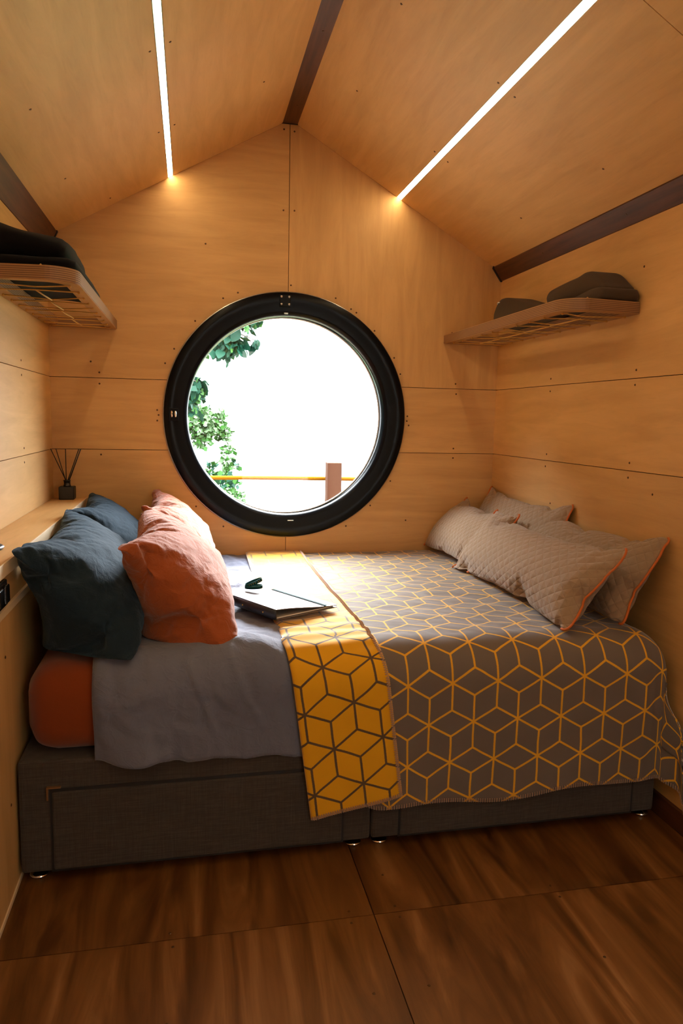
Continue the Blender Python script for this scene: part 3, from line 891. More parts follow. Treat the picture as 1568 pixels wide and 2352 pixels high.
# mattress with its rust fitted sheet
mt = tag(empty('mattress', (1.09, -0.75, 0.345)), 'thick mattress in a rust orange fitted sheet on the divan', 'mattress')
bm = bm_box(bmesh.new(), 0.166, 2.030, -1.464, -0.012, 0.346, 0.586, 0.075, 8)
for v in bm.verts:
    dn = float(fbm(v.co.x * 4, v.co.y * 4, v.co.z * 6, 2))
    v.co.y -= 0.004 * dn if v.co.y < -0.7 else 0
o = bobj('fitted_sheet', bm, M['sheet'], None, True)
part_under(mt, o)

# ------------------------------------------------------------------ cloths draped over the front edge
def profile(d, off, r=0.085, zt=0.586, yf=-1.466):
    """point and outward normal at arc length D from the back wall, over the top and down the front"""
    d = np.asarray(d, float)
    r2 = r + off
    y_edge = yf - off + r2
    ltop = -0.018 - y_edge
    la = r2 * math.pi / 2
    z0 = zt + off
    a = np.clip((d - ltop) / r2, 0, math.pi / 2)
    down = np.maximum(0, d - ltop - la)
    y = np.where(d < ltop, -0.018 - d, y_edge - r2 * np.sin(a))
    z = np.where(d < ltop, z0, z0 - r2 + r2 * np.cos(a)) - down
    ny, nz = -np.sin(a), np.cos(a)
    return y, z, ny, nz, ltop, la

def grid_faces(nu, nv):
    F = []
    for j in range(nv):
        for i in range(nu):
            a = j * (nu + 1) + i
            F.append((a, a + nu + 1, a + nu + 2, a + 1))
    return F

def d_for_z(z, off):
    _, _, _, _, ltop, la = profile(0, off)
    return ltop + la + (0.586 + off - (0.085 + off)) - z

# duvet
def make_duvet():
    off = 0.016
    nu, nv = 130, 190
    x = np.linspace(0.339, 1.30, nu + 1)
    hem = d_for_z(0.336, off) + (x - 0.339) * 0.045
    tt = np.linspace(0, 1, nv + 1)
    X, Tt = np.meshgrid(x, tt)
    D = Tt * hem[None, :]
    y, z, ny, nz, ltop, la = profile(D, off)
    LTOP_D = ltop
    front = sstep(ltop - 0.05, ltop + la, D)
    drop = np.maximum(0, D - ltop - la)
    # soft vertical folds on the drop, puffs and crumples on top
    wob = 0.013 * fbm(X * 7 + 3, D * 1.6, 0, 3) * front + 0.005 * fbm(X * 19 - D * 4, D * 7 + X * 5, 4.0, 3) * front + 0.012 * front * sstep(0.0, 0.25, drop) * np.sin(X * 31 + 2.2 * vnoise(X * 3, D * 2))
    top = (1 - front) * (0.011 * fbm(X * 5, D * 4.2, 1.3, 4) + 0.005 * np.sin(D * 34 + 3 * vnoise(X * 4, D * 2.5)) * vnoise(X * 3.1, D * 3.3, 4))
    diag = 0.008 * np.abs(fbm(X * 9 + D * 5, D * 10 - X * 6, 2.2, 3)) + 0.006 * (1 - np.abs(vnoise(X * 9 - D * 4, D * 6 + X * 3, 8.1))) ** 5
    puff = 0.030 * np.exp(-((X - 0.78) / 0.13) ** 2 - ((D - ltop - 0.02) / 0.14) ** 2)
    calm = 1 - (1 - sstep(0.64, 0.75, X)) * (1 - sstep(LTOP_D - 0.10, LTOP_D + 0.02, D))
    w = wob + (top + diag + puff) * calm + 0.005
    w = np.where(X > 0.88, np.minimum(w, 0.004), w) * 1.0
    blend = sstep(0.80, 0.92, X)
    w = w * (1 - blend) + np.minimum(w, 0.002) * blend
    w = np.where(front > 0.5, np.maximum(w, 0.002 + 0.25 * w), w)
    edge = np.exp(-((X - 0.339) / 0.012) ** 2)
    w = w * (1 - 0.8 * edge)
    Y = y + ny * w; Z = z + nz * w
    Z = Z + 0.004 * np.sin(X * 40) * sstep(0.9, 1.0, Tt)
    V = np.stack([X + 0.006 * vnoise(D * 6, X * 0) * edge, Y, Z], -1).reshape(-1, 3)
    o = obj('duvet', V, grid_faces(nu, nv), M['duvet'], None, True, np.stack([X, D], -1).reshape(-1, 2))
    s = o.modifiers.new('thick', 'SOLIDIFY'); s.thickness = 0.010; s.offset = -1
    tag(o, 'blue grey linen duvet draped over the rust orange mattress', 'duvet')
    return o
make_duvet()

# blanket: grey face, turned-back yellow flap, stitched hems
OFFB = 0.024
_, _, _, _, LTOP, LARC = profile(0, OFFB)
def star_d(z): return d_for_z(z, OFFB)
GREY, YEL = (0.150, 0.120, 0.102), (0.62, 0.245, 0.012)
E6 = 0.0803
M['blanket'] = cube_blanket('grey_blanket_yellow_blocks', GREY, (0.78, 0.40, 0.03), E6, 0.0030, (1.541, star_d(0.381)))
M['flap'] = cube_blanket('yellow_blanket_grey_blocks', (0.72, 0.36, 0.012), (0.115, 0.075, 0.045), E6, 0.0033, (1.006, star_d(0.421)), 1.0)
blk = empty('blanket', (1.45, -0.75, 0.345))
tag(blk, 'grey wool blanket woven with yellow cube outlines over the foot of the bed', 'blanket')
XE, RE = 2.036, 0.075          # right end of the bed and its rounding
X0B = 0.862
def blanket_point(u, d, hemz=None):
    """u along the bed (metres of cloth), d from the back wall over the front; returns x, y, z"""
    u, d = np.broadcast_arrays(np.asarray(u, float), np.asarray(d, float))
    y, z, ny, nz, ltop, la = profile(d, OFFB)
    xr = XE - RE
    over = np.maximum(0, u - xr)
    a = np.clip(over / RE, 0, math.pi / 2)
    downx = np.maximum(0, over - RE * math.pi / 2)
    dropx = RE * (1 - np.cos(a)) + downx
    x = np.where(u < xr, u, xr + RE * np.sin(a))
    zt = 0.586 + OFFB
    dropy = zt - z
    # where both overhang, the cloth turns round the corner as a flared fold
    corner = np.sqrt(dropx * dropx + dropy * dropy)
    zc = zt - np.maximum(corner, np.maximum(dropx, dropy)) * 0.985
    both = sstep(0.0, 0.12, downx) * sstep(0.0, 0.12, np.maximum(0, d - ltop - la))
    th = np.arctan2(dropx, np.maximum(dropy, 1e-6))
    fl = 0.30 * corner * np.sin(2 * th) * both
    z2 = np.where((dropx > 0), zt - corner * (1 - 0.02 * both), z)
    z2 = np.where(dropx > 0, z2, z)
    x2 = np.minimum(x + fl * 0.35, W - 0.013 - 0.0)
    y2 = y - fl * 0.55
    return x2, y2, z2, ny, nz
def blanket_relief(X, D):
    front = sstep(LTOP - 0.04, LTOP + LARC, D)
    drop = np.maximum(0, D - LTOP - LARC)
    w = 0.003 * fbm(X * 4, D * 4, 0.7, 3) * (1 - front)
    w = w + 0.0022 * (1 - front) * fbm(X * 11 + D * 3, D * 16 - X * 5, 5.1, 3)
    w = w + front * (0.004 + 0.006 * vnoise(X * 4.3, D * 0.7, 2) + 0.003 * fbm(X * 7, D * 3, 9, 2)) + 0.010 * sstep(0.1, 0.45, drop) * np.sin(X * 11.5 + 0.8)
    return w + 0.003
def hem_z(x):
    return 0.134 + 0.010 * np.sin(x * 7.3 + 0.4) + 0.008 * np.sin(x * 15 + 1) + 0.010 * (x - 1.1) / 0.9 + 0.055 * (1 - sstep(X0B, X0B + 0.22, x))
def make_blanket():
    nu, nv = 210, 200
    uu = np.linspace(X0B, XE + 0.30, nu + 1)
    tt = np.linspace(0, 1, nv + 1)
    hem = d_for_z(hem_z(np.minimum(uu, 2.05)), OFFB)
    U, Tt = np.meshgrid(uu, tt)
    D = Tt * hem[None, :]
    x, y, z, ny, nz = blanket_point(U, D)
    w = blanket_relief(U, D)
    side = sstep(XE - RE, XE - RE + 0.05, U)
    lift = sstep(X0B + 0.0, X0B + 0.06, U)
    w = w * (1 - side) * lift
    x = x + 0.17 * np.maximum(0, D - LTOP - 0.02) * (1 - sstep(X0B, X0B + 0.42, U))
    V = np.stack([x, y + ny * w, z + nz * w], -1).reshape(-1, 3)
    o = obj('blanket_face', V, grid_faces(nu, nv), M['blanket'], None, True, np.stack([U, D], -1).reshape(-1, 2))
    s = o.modifiers.new('thick', 'SOLIDIFY'); s.thickness = 0.005; s.offset = -1
    part_under(blk, o)
    return V.reshape(nv + 1, nu + 1, 3)
BV = make_blanket()

OFFF = 0.033
_, _, _, _, LTF, LAF = profile(0, OFFF)
TILT = 0.140
def flap_xyz(u, d):
    """the flap lies straight on top and slews to the right as it hangs"""
    u, d = np.broadcast_arrays(np.asarray(u, float), np.asarray(d, float))
    past = np.maximum(0, d - LTF - 0.02)
    d2 = d - TILT * 1.55 * (u - 0.86) * sstep(0.0, 0.20, past)
    y, z, ny, nz, _, _ = profile(d2, OFFF)
    x = u + TILT * past - 0.006 * np.sin(d * 3.0) * (d < LTF)
    front = sstep(LTF - 0.04, LTF + LAF, d)
    w = 0.004 * fbm(u * 5, d * 5, 3.3, 3) * (1 - front) + 0.006 * (1 - front) * sstep(LTF - 0.30, LTF - 0.05, d) * np.sin(d * 42 + u * 5) ** 2
    w = w + front * (0.006 + 0.005 * np.sin((u - 0.86) * 20 + d * 2) + 0.003 * fbm(u * 6, d * 3, 1, 2)) + 0.002
    # rolled fold on the left edge
    e = np.clip((u - 0.848) / 0.02, 0, 1)
    w = w - 0.008 * (1 - e) ** 2
    return x, y + ny * w, z + nz * w
def make_flap():
    nu, nv = 60, 260
    ua, ub = 0.848, 1.112
    hem = d_for_z(0.122, OFFF)
    U, D = np.meshgrid(np.linspace(ua, ub, nu + 1), np.linspace(0, hem, nv + 1))
    x, y, z = flap_xyz(U, D)
    V = np.stack([x, y, z], -1).reshape(-1, 3)
    o = obj('turned_back_flap', V, grid_faces(nu, nv), M['flap'], None, True, np.stack([U, D], -1).reshape(-1, 2))
    s = o.modifiers.new('thick', 'SOLIDIFY'); s.thickness = 0.005; s.offset = -1
    tag(o, 'yellow reverse side of the blanket with grey cube outlines')
    part_under(blk, o)
    return V.reshape(nv + 1, nu + 1, 3)
FV = make_flap()

# blanket stitch along the hems: short wool ticks, too many and too small to count
def ticks(edge, inner, step, r=0.0014, zig=False, V=None, F=None):
    """edge/inner: matching polylines (the hem and a line just inside it)"""
    E_, I_ = np.array(edge), np.array(inner)
    L = np.concatenate([[0], np.cumsum(np.linalg.norm(np.diff(E_, axis=0), axis=1))])
    n = int(L[-1] / step)
    for k in range(n):
        s, s2 = (k + 0.5) * step, (k + (1.0 if zig else 0.5)) * step
        a = np.array([np.interp(s, L, E_[:, c]) for c in range(3)])
        b = np.array([np.interp(min(s2, L[-1]), L, I_[:, c]) for c in range(3)])
        nrm = np.array([0, -1, 0.15]) if abs(a[2] - 0.6) > 0.06 else np.array([0, 0, 1.0])
        a = a + nrm * 0.0022; b = b + nrm * 0.0022
        tube_mesh([a, b], r, 4, False, V, F)
        if zig and k < n - 1:
            c = np.array([np.interp(s + step, L, E_[:, q]) for q in range(3)]) + nrm * 0.0018
            tube_mesh([b, c], r, 4, False, V, F)
V, F = [], []
h = BV[-1, ::2]; hi = h + (BV[-6, ::2] - h) / np.linalg.norm(BV[-6, ::2] - h, axis=1)[:, None] * 0.012
ticks(h, hi, 0.0074, 0.0013, False, V, F)
h = FV[-1]; hi = h + (FV[-6] - h) / np.linalg.norm(FV[-6] - h, axis=1)[:, None] * 0.012
ticks(h, hi, 0.0066, 0.0012, True, V, F)
h = FV[:, -1]; hi = h + (FV[:, -5] - h) / np.linalg.norm(FV[:, -5] - h, axis=1)[:, None] * 0.011
ticks(h, hi, 0.0066, 0.0012, True, V, F)
st = obj('edge_stitching', V, F, M['stitch']); st['kind'] = 'stuff'
part_under(blk, st)

# ------------------------------------------------------------------ pillows and cushions
SIMS = {}
def bag(L, H, nu, nv, seed, pressure):
    rng = np.random.RandomState(seed)
    V, idx, UV = [], {}, []
    for s in (0, 1):
        for j in range(nv + 1):
            for i in range(nu + 1):
                if s == 1 and (i in (0, nu) or j in (0, nv)):
                    idx[(1, i, j)] = idx[(0, i, j)]; continue
                a, b = 2 * i / nu - 1, 2 * j / nv - 1
                idx[(s, i, j)] = len(V)
                V.append((a * L / 2, b * H / 2, (1 if s == 0 else -1) * 0.02 * (1 - a ** 4) * (1 - b ** 4) + rng.randn() * 0.0013))
                UV.append((a * L / 2, b * H / 2))
    F = []
    for s in (0, 1):
        for j in range(nv):
            for i in range(nu):
                q = [idx[(s, i, j)], idx[(s, i + 1, j)], idx[(s, i + 1, j + 1)], idx[(s, i, j + 1)]]
                F.append(q if s == 0 else q[::-1])
    loop = [idx[(0, i, 0)] for i in range(nu)] + [idx[(0, nu, j)] for j in range(nv)] + [idx[(0, i, nv)] for i in range(nu, 0, -1)] + [idx[(0, 0, j)] for j in range(nv, 0, -1)]
    me = bpy.data.meshes.new('bag'); me.from_pydata(V, [], F)
    o = bpy.data.objects.new('bag', me); COL.objects.link(o)
    md = o.modifiers.new('cloth', 'CLOTH'); s = md.settings
    s.quality = 6; s.mass = 0.25
    s.tension_stiffness = 25; s.compression_stiffness = 8; s.shear_stiffness = 4; s.bending_stiffness = 0.15
    s.use_pressure = True; s.uniform_pressure_force = pressure
    s.air_damping = 4; s.tension_damping = 15; s.compression_damping = 10
    s.effector_weights.gravity = 0.0
    md.collision_settings.use_collision = False
    return dict(o=o, F=F, UV=np.array(UV), loop=loop)
def settle(specs, frames):
    for k, a in specs.items():
        SIMS[k] = bag(*a)
    for fr in range(1, frames + 1):
        SC.frame_set(fr)
    dg = bpy.context.evaluated_depsgraph_get()
    for k in specs:
        b = SIMS[k]; e = b['o'].evaluated_get(dg).data
        co = np.empty(len(e.vertices) * 3); e.vertices.foreach_get('co', co)
        b['V'] = co.reshape(-1, 3)
        b['V'] -= (b['V'].max(0) + b['V'].min(0)) / 2
    for k in specs:
        me = SIMS[k]['o'].data
        bpy.data.objects.remove(SIMS[k]['o']); bpy.data.meshes.remove(me)
    SC.frame_set(1)
settle({'pil_a': (0.84, 0.54, 60, 40, 1, 2.6), 'pil_b': (0.84, 0.54, 60, 40, 5, 3.2), 'pil_c': (0.84, 0.54, 60, 40, 9, 2.8), 'pil_d': (0.84, 0.54, 60, 40, 14, 3.0),
        'cus_a': (1.02, 0.36, 72, 26, 3, 1.5), 'cus_b': (1.02, 0.36, 72, 26, 8, 1.6)}, 30)

def place_bag(key, size, center, eh, flip=(1, 1, 1), slump=0.0, yaw=0.0, zmin=0.608, xmin=None, xmax=None, ymax=-0.010, shear=0.0, bend=0.0, thick_bottom=0.0, wrinkle=0.0, under=1.0):
    """local length runs along world -y..y, height along EH (in x-z), thickness along its normal"""
    b = SIMS[key]
    v = b['V'] * np.array(flip)
    ext = np.ptp(v, axis=0)
    q = v / ext * np.array(size)         # size: length, height, thickness
    eh = np.array([eh[0], 0, eh[1]], float); eh /= np.linalg.norm(eh)
    en = np.array([eh[2], 0, -eh[0]])
    hn = q[:, 1] / (size[1] / 2)
    t = q[:, 2] * (1 - thick_bottom * hn)
    t = np.where(t < 0, t * (1 + (under - 1) * sstep(0.45, -0.55, hn)), t)
    h = q[:, 1]
    l = q[:, 0] + shear * h
    if wrinkle:
        edge = sstep(0.30, 0.75, hn) * (1 - sstep(0.93, 1.0, hn)) + 0.5 * sstep(0.55, 0.9, -hn) + 0.7 * sstep(0.75, 0.95, np.abs(q[:, 0]) / (size[0] / 2))
        t = t + wrinkle * edge * np.sign(q[:, 2]) * (np.sin(q[:, 0] * 150 + 5 * vnoise(q[:, 0] * 9, hn * 2, 3.3)) * 0.5 + fbm(q[:, 0] * 34, hn * 3, 7.7, 3))
        t = t + wrinkle * 0.8 * np.sign(q[:, 2]) * fbm(q[:, 0] * 9 + hn * 4, hn * 7 - q[:, 0] * 5, 2.0, 3) * (1 - np.abs(hn) ** 4)
    t = t + bend * (1 - (l / (size[0] / 2)) ** 2) - slump * hn * hn
    P = np.array(center) + np.outer(l, [0, 1, 0]) + np.outer(h, eh) + np.outer(t, en)
    if yaw:
        c, s = math.cos(yaw), math.sin(yaw)
        d = P - np.array(center)
        P = np.array(center) + np.stack([d[:, 0] * c - d[:, 1] * s, d[:, 0] * s + d[:, 1] * c, d[:, 2]], -1)
    def soft(x, lim, k=0.012):     # smooth contact with a flat neighbour
        return lim + k * np.logaddexp(0, (x - lim) / k)
    P[:, 2] = soft(P[:, 2], zmin)
    if xmin is not None: P[:, 0] = soft(P[:, 0], xmin)
    if xmax is not None: P[:, 0] = -soft(-P[:, 0], -xmax)
    P[:, 1] = -soft(-P[:, 1], -ymax, 0.006)
    return P, b

def flipfix(F, flip):
    return F if np.prod(flip) > 0 else [f[::-1] for f in F]

def pillow(name, mat, label, cat, key, piping=None, group=None, **kw):
    P, b = place_bag(key, **kw)
    base = P.min(0)
    t = empty(name, (float(P[:, 0].mean()), float(P[:, 1].mean()), float(base[2])))
    tag(t, label, cat, group)
    o = obj('pillowcase' if piping is None else 'cover', P, flipfix(b['F'], kw.get('flip', (1, 1, 1))), mat, None, True, b['UV'])
    s = o.modifiers.new('soft', 'SUBSURF'); s.levels = 1; s.render_levels = 2
    part_under(t, o)
    if piping:
        L_ = b['loop']; uvl = b['UV'][L_]
        cen = P.mean(0); half = np.abs(uvl[:, 0]).max()
        for sg in (-1, 1):        # cord sewn round each short end only
            n_ = len(L_)
            on = sg * uvl[:, 0] > half - 0.022
            st_ = next(i for i in range(n_) if on[i] and not on[i - 1])
            ids = []
            while on[st_ % n_]: ids.append(L_[st_ % n_]); st_ += 1
            lp = P[ids]; lp2 = lp.copy(); lp2[1:-1] = (lp[:-2] + lp[1:-1] + lp[2:]) / 3
            dirn = lp2 - cen; dirn /= np.linalg.norm(dirn, axis=1)[:, None]
            part_under(t, tube('piping', [tuple(p) for p in lp2 + dirn * 0.0015], 0.0040, piping, None, 6))
    return P

DK = (-0.66, 0.75)
pillow('pillow', M['navy'], 'dark petrol blue pillow at the far end behind its twin', 'pillow', 'pil_c', size=(0.66, 0.43, 0.23), center=(0.292, -0.36, 0.745), eh=DK, thick_bottom=0.15, xmin=0.150, wrinkle=0.0035, under=1.8)
pillow('pillow', M['navy'], 'near dark petrol blue pillow leaning on the ledge', 'pillow', 'pil_a', size=(0.84, 0.47, 0.25), center=(0.302, -1.06, 0.738), eh=DK, thick_bottom=0.2, xmin=0.150, wrinkle=0.004, under=2.1)
pillow('pillow', M['terra'], 'far terracotta linen pillow standing by the round window wall', 'pillow', 'pil_d', size=(0.70, 0.44, 0.22), center=(0.555, -0.36, 0.755), eh=(-0.60, 0.80), thick_bottom=0.15, wrinkle=0.0065, under=2.0)
pillow('pillow', M['terra'], 'near terracotta linen pillow leaning on the dark blue one', 'pillow', 'pil_b', size=(0.80, 0.45, 0.25), center=(0.564, -1.035, 0.742), eh=(-0.66, 0.75), thick_bottom=0.15, wrinkle=0.0065, under=2.0)
CU = (0.66, 0.75)
Z_B = 0.622
pillow('cushion', M['felt'], 'beige quilted cushion with orange piping at far end by the right wall', 'cushion', 'cus_b', M['piping'], size=(0.80, 0.34, 0.13), center=(2.005, -0.42, 0.780), eh=(0.42, 0.91), zmin=Z_B, xmax=W - 0.003)
pillow('cushion', M['felt'], 'beige quilted cushion with orange piping at near end by the right wall', 'cushion', 'cus_a', M['piping'], size=(0.86, 0.34, 0.13), center=(1.985, -0.99, 0.755), eh=(0.50, 0.87), zmin=Z_B, xmax=W - 0.003)
pillow('cushion', M['felt'], 'beige quilted cushion in the front row nearest the window wall', 'cushion', 'cus_a', M['piping'], size=(0.62, 0.34, 0.15), center=(1.835, -0.32, 0.747), eh=CU, flip=(-1, 1, -1), zmin=Z_B)
pillow('cushion', M['felt'], 'large beige quilted cushion in the front row with its orange piped end facing out', 'cushion', 'cus_b', M['piping'], size=(0.98, 0.345, 0.16), center=(1.808, -0.945, 0.732), eh=(0.60, 0.80), flip=(-1, 1, -1), zmin=Z_B)

# ------------------------------------------------------------------ notebook and its wrist band
A = Vector((0.851, -1.243, 0.0)); ea = Vector((0.86, 0.51, 0)).normalized(); eb = Vector((-0.51, 0.86, 0)).normalized()
NWD, NLN = 0.249, 0.285
nz0 = 0.634
nb = empty('notebook', tuple(A + Vector((0, 0, nz0))))
tag(nb, 'dark leather notebook with a teal elastic strap lying on the yellow flap', 'notebook')
def nbp(a, b, z): return A + ea * a + eb * b + Vector((0, 0, nz0 + z))
def slab(pts, th, name, mat):
    """pts: outline of (a, b, z) lifted by th"""
    bm = bmesh.new()
    lo = [bm.verts.new(nbp(*p)) for p in pts]; hi = [bm.verts.new(nbp(p[0], p[1], p[2] + th)) for p in pts]
    n = len(pts)
    for i in range(n):
        bm.faces.new([lo[i], lo[(i + 1) % n], hi[(i + 1) % n], hi[i]])
    bm.faces.new(hi); bm.faces.new(lo[::-1])
    bmesh.ops.recalc_face_normals(bm, faces=bm.faces)
    bmesh.ops.bevel(bm, geom=list(bm.edges), offset=min(0.0012, th / 3), segments=2, affect='EDGES')
    return part_under(nb, bobj(name, bm, mat))
def sheet(name, a0, a1, zfun, th, mat, b0=0.0, b1=NLN, n=14):
    V, F = [], []
    for i in range(n + 1):
        a = a0 + (a1 - a0) * i / n
        for b in (b0, b1):
            for k in (0, 1): V.append(nbp(a, b, zfun(a, b) + k * th))
    for i in range(n):
        q = i * 4
        F += [(q, q + 4, q + 6, q + 2), (q + 1, q + 3, q + 7, q + 5), (q, q + 1, q + 5, q + 4), (q + 2, q + 6, q + 7, q + 3)]
    F += [(0, 2, 3, 1), (n * 4, n * 4 + 1, n * 4 + 3, n * 4 + 2)]
    return part_under(nb, obj(name, V, F, mat, None, False))
hs = 0.030
cov = lambda a, b: 0.005 + (hs - 0.005) * (1 - sstep(-0.02, 0.26, a)) + 0.002
sheet('front_cover', -0.002, NWD, cov, 0.0028, M['leather'])
sheet('back_cover', 0.0, NWD, lambda a, b: 0.0, 0.003, M['leather'])
sheet('page_block', 0.006, NWD - 0.012, lambda a, b: 0.0035, 0.0035, M['paper'], 0.006, NLN - 0.006)
# the spine, rounded, dark, with two studs
V, F = [], []
for b in (0.0, NLN):
    for k in range(9):
        an = math.pi / 2 + math.pi * k / 8
        V.append(nbp(0.010 * math.cos(an), b, 0.0165 + 0.0165 * math.sin(an)))
for k in range(8): F.append((k, k + 1, 9 + k + 1, 9 + k))
F += [list(range(9))[::-1], list(range(9, 18)), (0, 9, 17, 8)]
spine = part_under(nb, obj('spine', V, F, M['leather_dark'], None, True))
for b in (0.055, 0.165):
    p = nbp(-0.0105, b, 0.0165)
    V, F = tube_mesh([p, p - ea * 0.002], 0.0024, 10)
    obj('stud', V, F, M['gold'], spine, False)
V, F = [], []
seg = []
ael = NWD - 0.048
for k in range(13):
    b = -0.0012 + (NLN + 0.0024) * k / 12
    seg.append(nbp(ael, b, cov(ael, b) + 0.0058))
for k, p in enumerate(seg):
    V += [p - ea * 0.0055, p + ea * 0.0055, p + ea * 0.0055 - Vector((0, 0, 0.0016)), p - ea * 0.0055 - Vector((0, 0, 0.0016))]
for k in range(12):
    q = k * 4
    for j in range(4): F.append((q + j, q + (j + 1) % 4, q + 4 + (j + 1) % 4, q + 4 + j))
F += [(0, 1, 2, 3), (48, 51, 50, 49)]
part_under(nb, obj('elastic_strap', V, F, M['teal']))

wb = empty('wristband', (0.806, -0.955, 0.667))
tag(wb, 'coiled teal fabric wristband printed with gold lying on the notebook', 'wristband')
def ribbon(name, fn, n, w, th, mat):
    V, F = [], []
    for k in range(n + 1):
        p, up, nr = fn(k / n)
        for a, b in ((-w / 2, 0), (w / 2, 0), (w / 2, th), (-w / 2, th)):
            V.append(p + up * a + nr * b)
    for k in range(n):
        q = k * 4
        for j in range(4): F.append((q + j, q + (j + 1) % 4, q + 4 + (j + 1) % 4, q + 4 + j))
    F += [(0, 1, 2, 3), (n * 4 + 3, n * 4 + 2, n * 4 + 1, n * 4)]
    return part_under(wb, obj(name, V, F, mat, None, True))
wc = Vector((0.806, -0.955, 0.0)); wz = nz0 + float(cov(0.04, 0.2)) + 0.0045
def loop1(s):
    a = 2 * math.pi * s * 1.0 + 0.6
    p = wc + Vector((0.029 * math.cos(a), 0.017 * math.sin(a), wz + 0.0065))
    return p, Vector((0, 0, 1)), Vector((math.cos(a), math.sin(a), 0))
def loop2(s):
    a = 2 * math.pi * s + 0.2
    tilt = 0.011 * math.cos(a) + 0.012
    p = wc + Vector((0.027 * math.cos(a), 0.016 * math.sin(a), wz + 0.0095 + tilt))
    return p, Vector((-0.25, 0, 1)).normalized(), Vector((math.cos(a), math.sin(a), 0))
ribbon('band', loop1, 40, 0.011, 0.0014, M['teal_band'])
band2 = ribbon('band', loop2, 40, 0.011, 0.0014, M['teal_band'])
for s in (0.62, 0.66, 0.70, 0.74, 0.80, 0.84):
    p, up, nr = loop2(s)
    q = p + nr * 0.0017
    V, F = tube_mesh([q - up * 0.0022, q + up * 0.0022], 0.0006, 5)
    obj('gold_mark', V, F, M['gold'], band2)

# ------------------------------------------------------------------ outside: rope rail, post, deck, trees, ground
dk = tag(box('deck_outside', -2.0, 4.5, 0.30, 2.6, -0.30, -0.22, M['deck']), kind='structure')
py = 1.35
post = empty('fence_post', (1.50, py, -0.22))
tag(post, 'weathered reddish wooden post outside the round window', 'post')
o = box('post_timber', 1.488, 1.584, py - 0.045, py + 0.045, -0.22, 0.962, M['post'], None, bevel=0.004)
part_under(post, o)
rope = empty('rope_rail', (1.0, py + 0.06, -0.22))
tag(rope, 'taut yellow rope rail strung behind the wooden post outside', 'rope')
pts = [(-1.6 + 0.12 * k, py + 0.0595, 0.848 + 0.004 * math.cos(k * 0.3)) for k in range(46)]
part_under(rope, tube('rope_strand', pts, 0.0135, M['rail'], None, 10))
for xx in (-1.6, 3.8):
    part_under(rope, box('end_post', xx - 0.045, xx + 0.045, py - 0.045, py + 0.045, -0.22, 0.95, M['post'], None, bevel=0.004))

V, F = [], []
for j in range(25):          # unseen bank, added behind the cabin to cut sky light from there
    for i in range(25):
        x, y = -30 + 2.5 * i, -5.5 - 1.5 * j
        rise = 13.0 * (1 - math.exp(-(-5.5 - y) / 7.0)) * (0.75 + 0.25 * math.cos(x * 0.08))
        V.append((x, y, -0.6 + rise + 0.5 * float(fbm(x * 0.3, y * 0.3))))
hill = tag(obj('added_bank', V, grid_faces(24, 24), M['earth'], None, True), kind='structure')
V, F = [], []
for j in range(21):
    for i in range(21):
        x, y = -60 + 6 * i, 3.0 + 4.5 * j
        V.append((x, y, -9.0 + 0.6 * float(fbm(x * 0.05, y * 0.05)) - 0.02 * y))
ground = tag(obj('ground_outside', V, [f[::-1] for f in grid_faces(20, 20)], M['grass'], None, True), kind='structure')

def leaf_mesh(name, L, Wd, mat, lobes=False):
    V, F = [], []
    n = 6
    for k in range(n + 1):
        s = k / n
        w = Wd * math.sin(math.pi * min(1, s * 0.93 + 0.05)) ** 0.8 * (1 if not lobes or k % 2 else 0.62)
        z = -0.18 * L * s * s
        V += [(-w, L * s, z + 0.12 * w), (0, L * s, z), (w, L * s, z + 0.12 * w)]
    for k in range(n):
        q = k * 3
        F += [(q, q + 1, q + 4, q + 3), (q + 1, q + 2, q + 5, q + 4)]
    me = bpy.data.meshes.new(name); me.from_pydata(V, [], F); me.materials.append(mat)
    me.polygons.foreach_set('use_smooth', [True] * len(me.polygons))
    return me
LEAF = [leaf_mesh('leaf', 0.135, 0.040, M['leaf'], True), leaf_mesh('leaf', 0.12, 0.034, M['leaf2'], True), leaf_mesh('leaf', 0.12, 0.042, M['leaf'])]
rnd = random.Random(21)
tree = empty('broadleaf_tree', (-1.2, 5.2, -9.0))
tag(tree, 'dark green broadleaf tree whose leafy branches hang at the left of window', 'tree')
ty = 5.0
part_under(tree, tube('trunk', [(-1.2, 5.2, -9.2), (-1.25, 5.1, -3.0), (-1.1, 5.1, 0.5), (-0.8, 5.0, 2.4), (-0.3, 5.0, 4.0)], [0.42, 0.36, 0.28, 0.18, 0.08], M['bark'], None, 10))
def world_on(px, pz, y):      # a spot given on the window plane, carried out to distance y along the view line
    k = (y + 3.3836) / 3.3836
    return Vector((0.594 + (px - 0.594) * k, y, 1.25 + (pz - 1.25) * k))
clusters = [(0.72, 1.70, 0.11, 34), (0.80, 1.74, 0.10, 30), (0.86, 1.78, 0.07, 22), (0.86, 1.70, 0.06, 18), (0.76, 1.62, 0.07, 26), (0.80, 1.585, 0.045, 14), (0.735, 1.58, 0.04, 12), (0.89, 1.60, 0.02, 5),
            (0.60, 1.60, 0.05, 12), (0.63, 1.56, 0.04, 10), (0.57, 1.45, 0.045, 18), (0.60, 1.36, 0.06, 30), (0.635, 1.40, 0.035, 10), (0.59, 1.30, 0.04, 14)]
rn_ = np.random.RandomState(77)
V, F = [], []
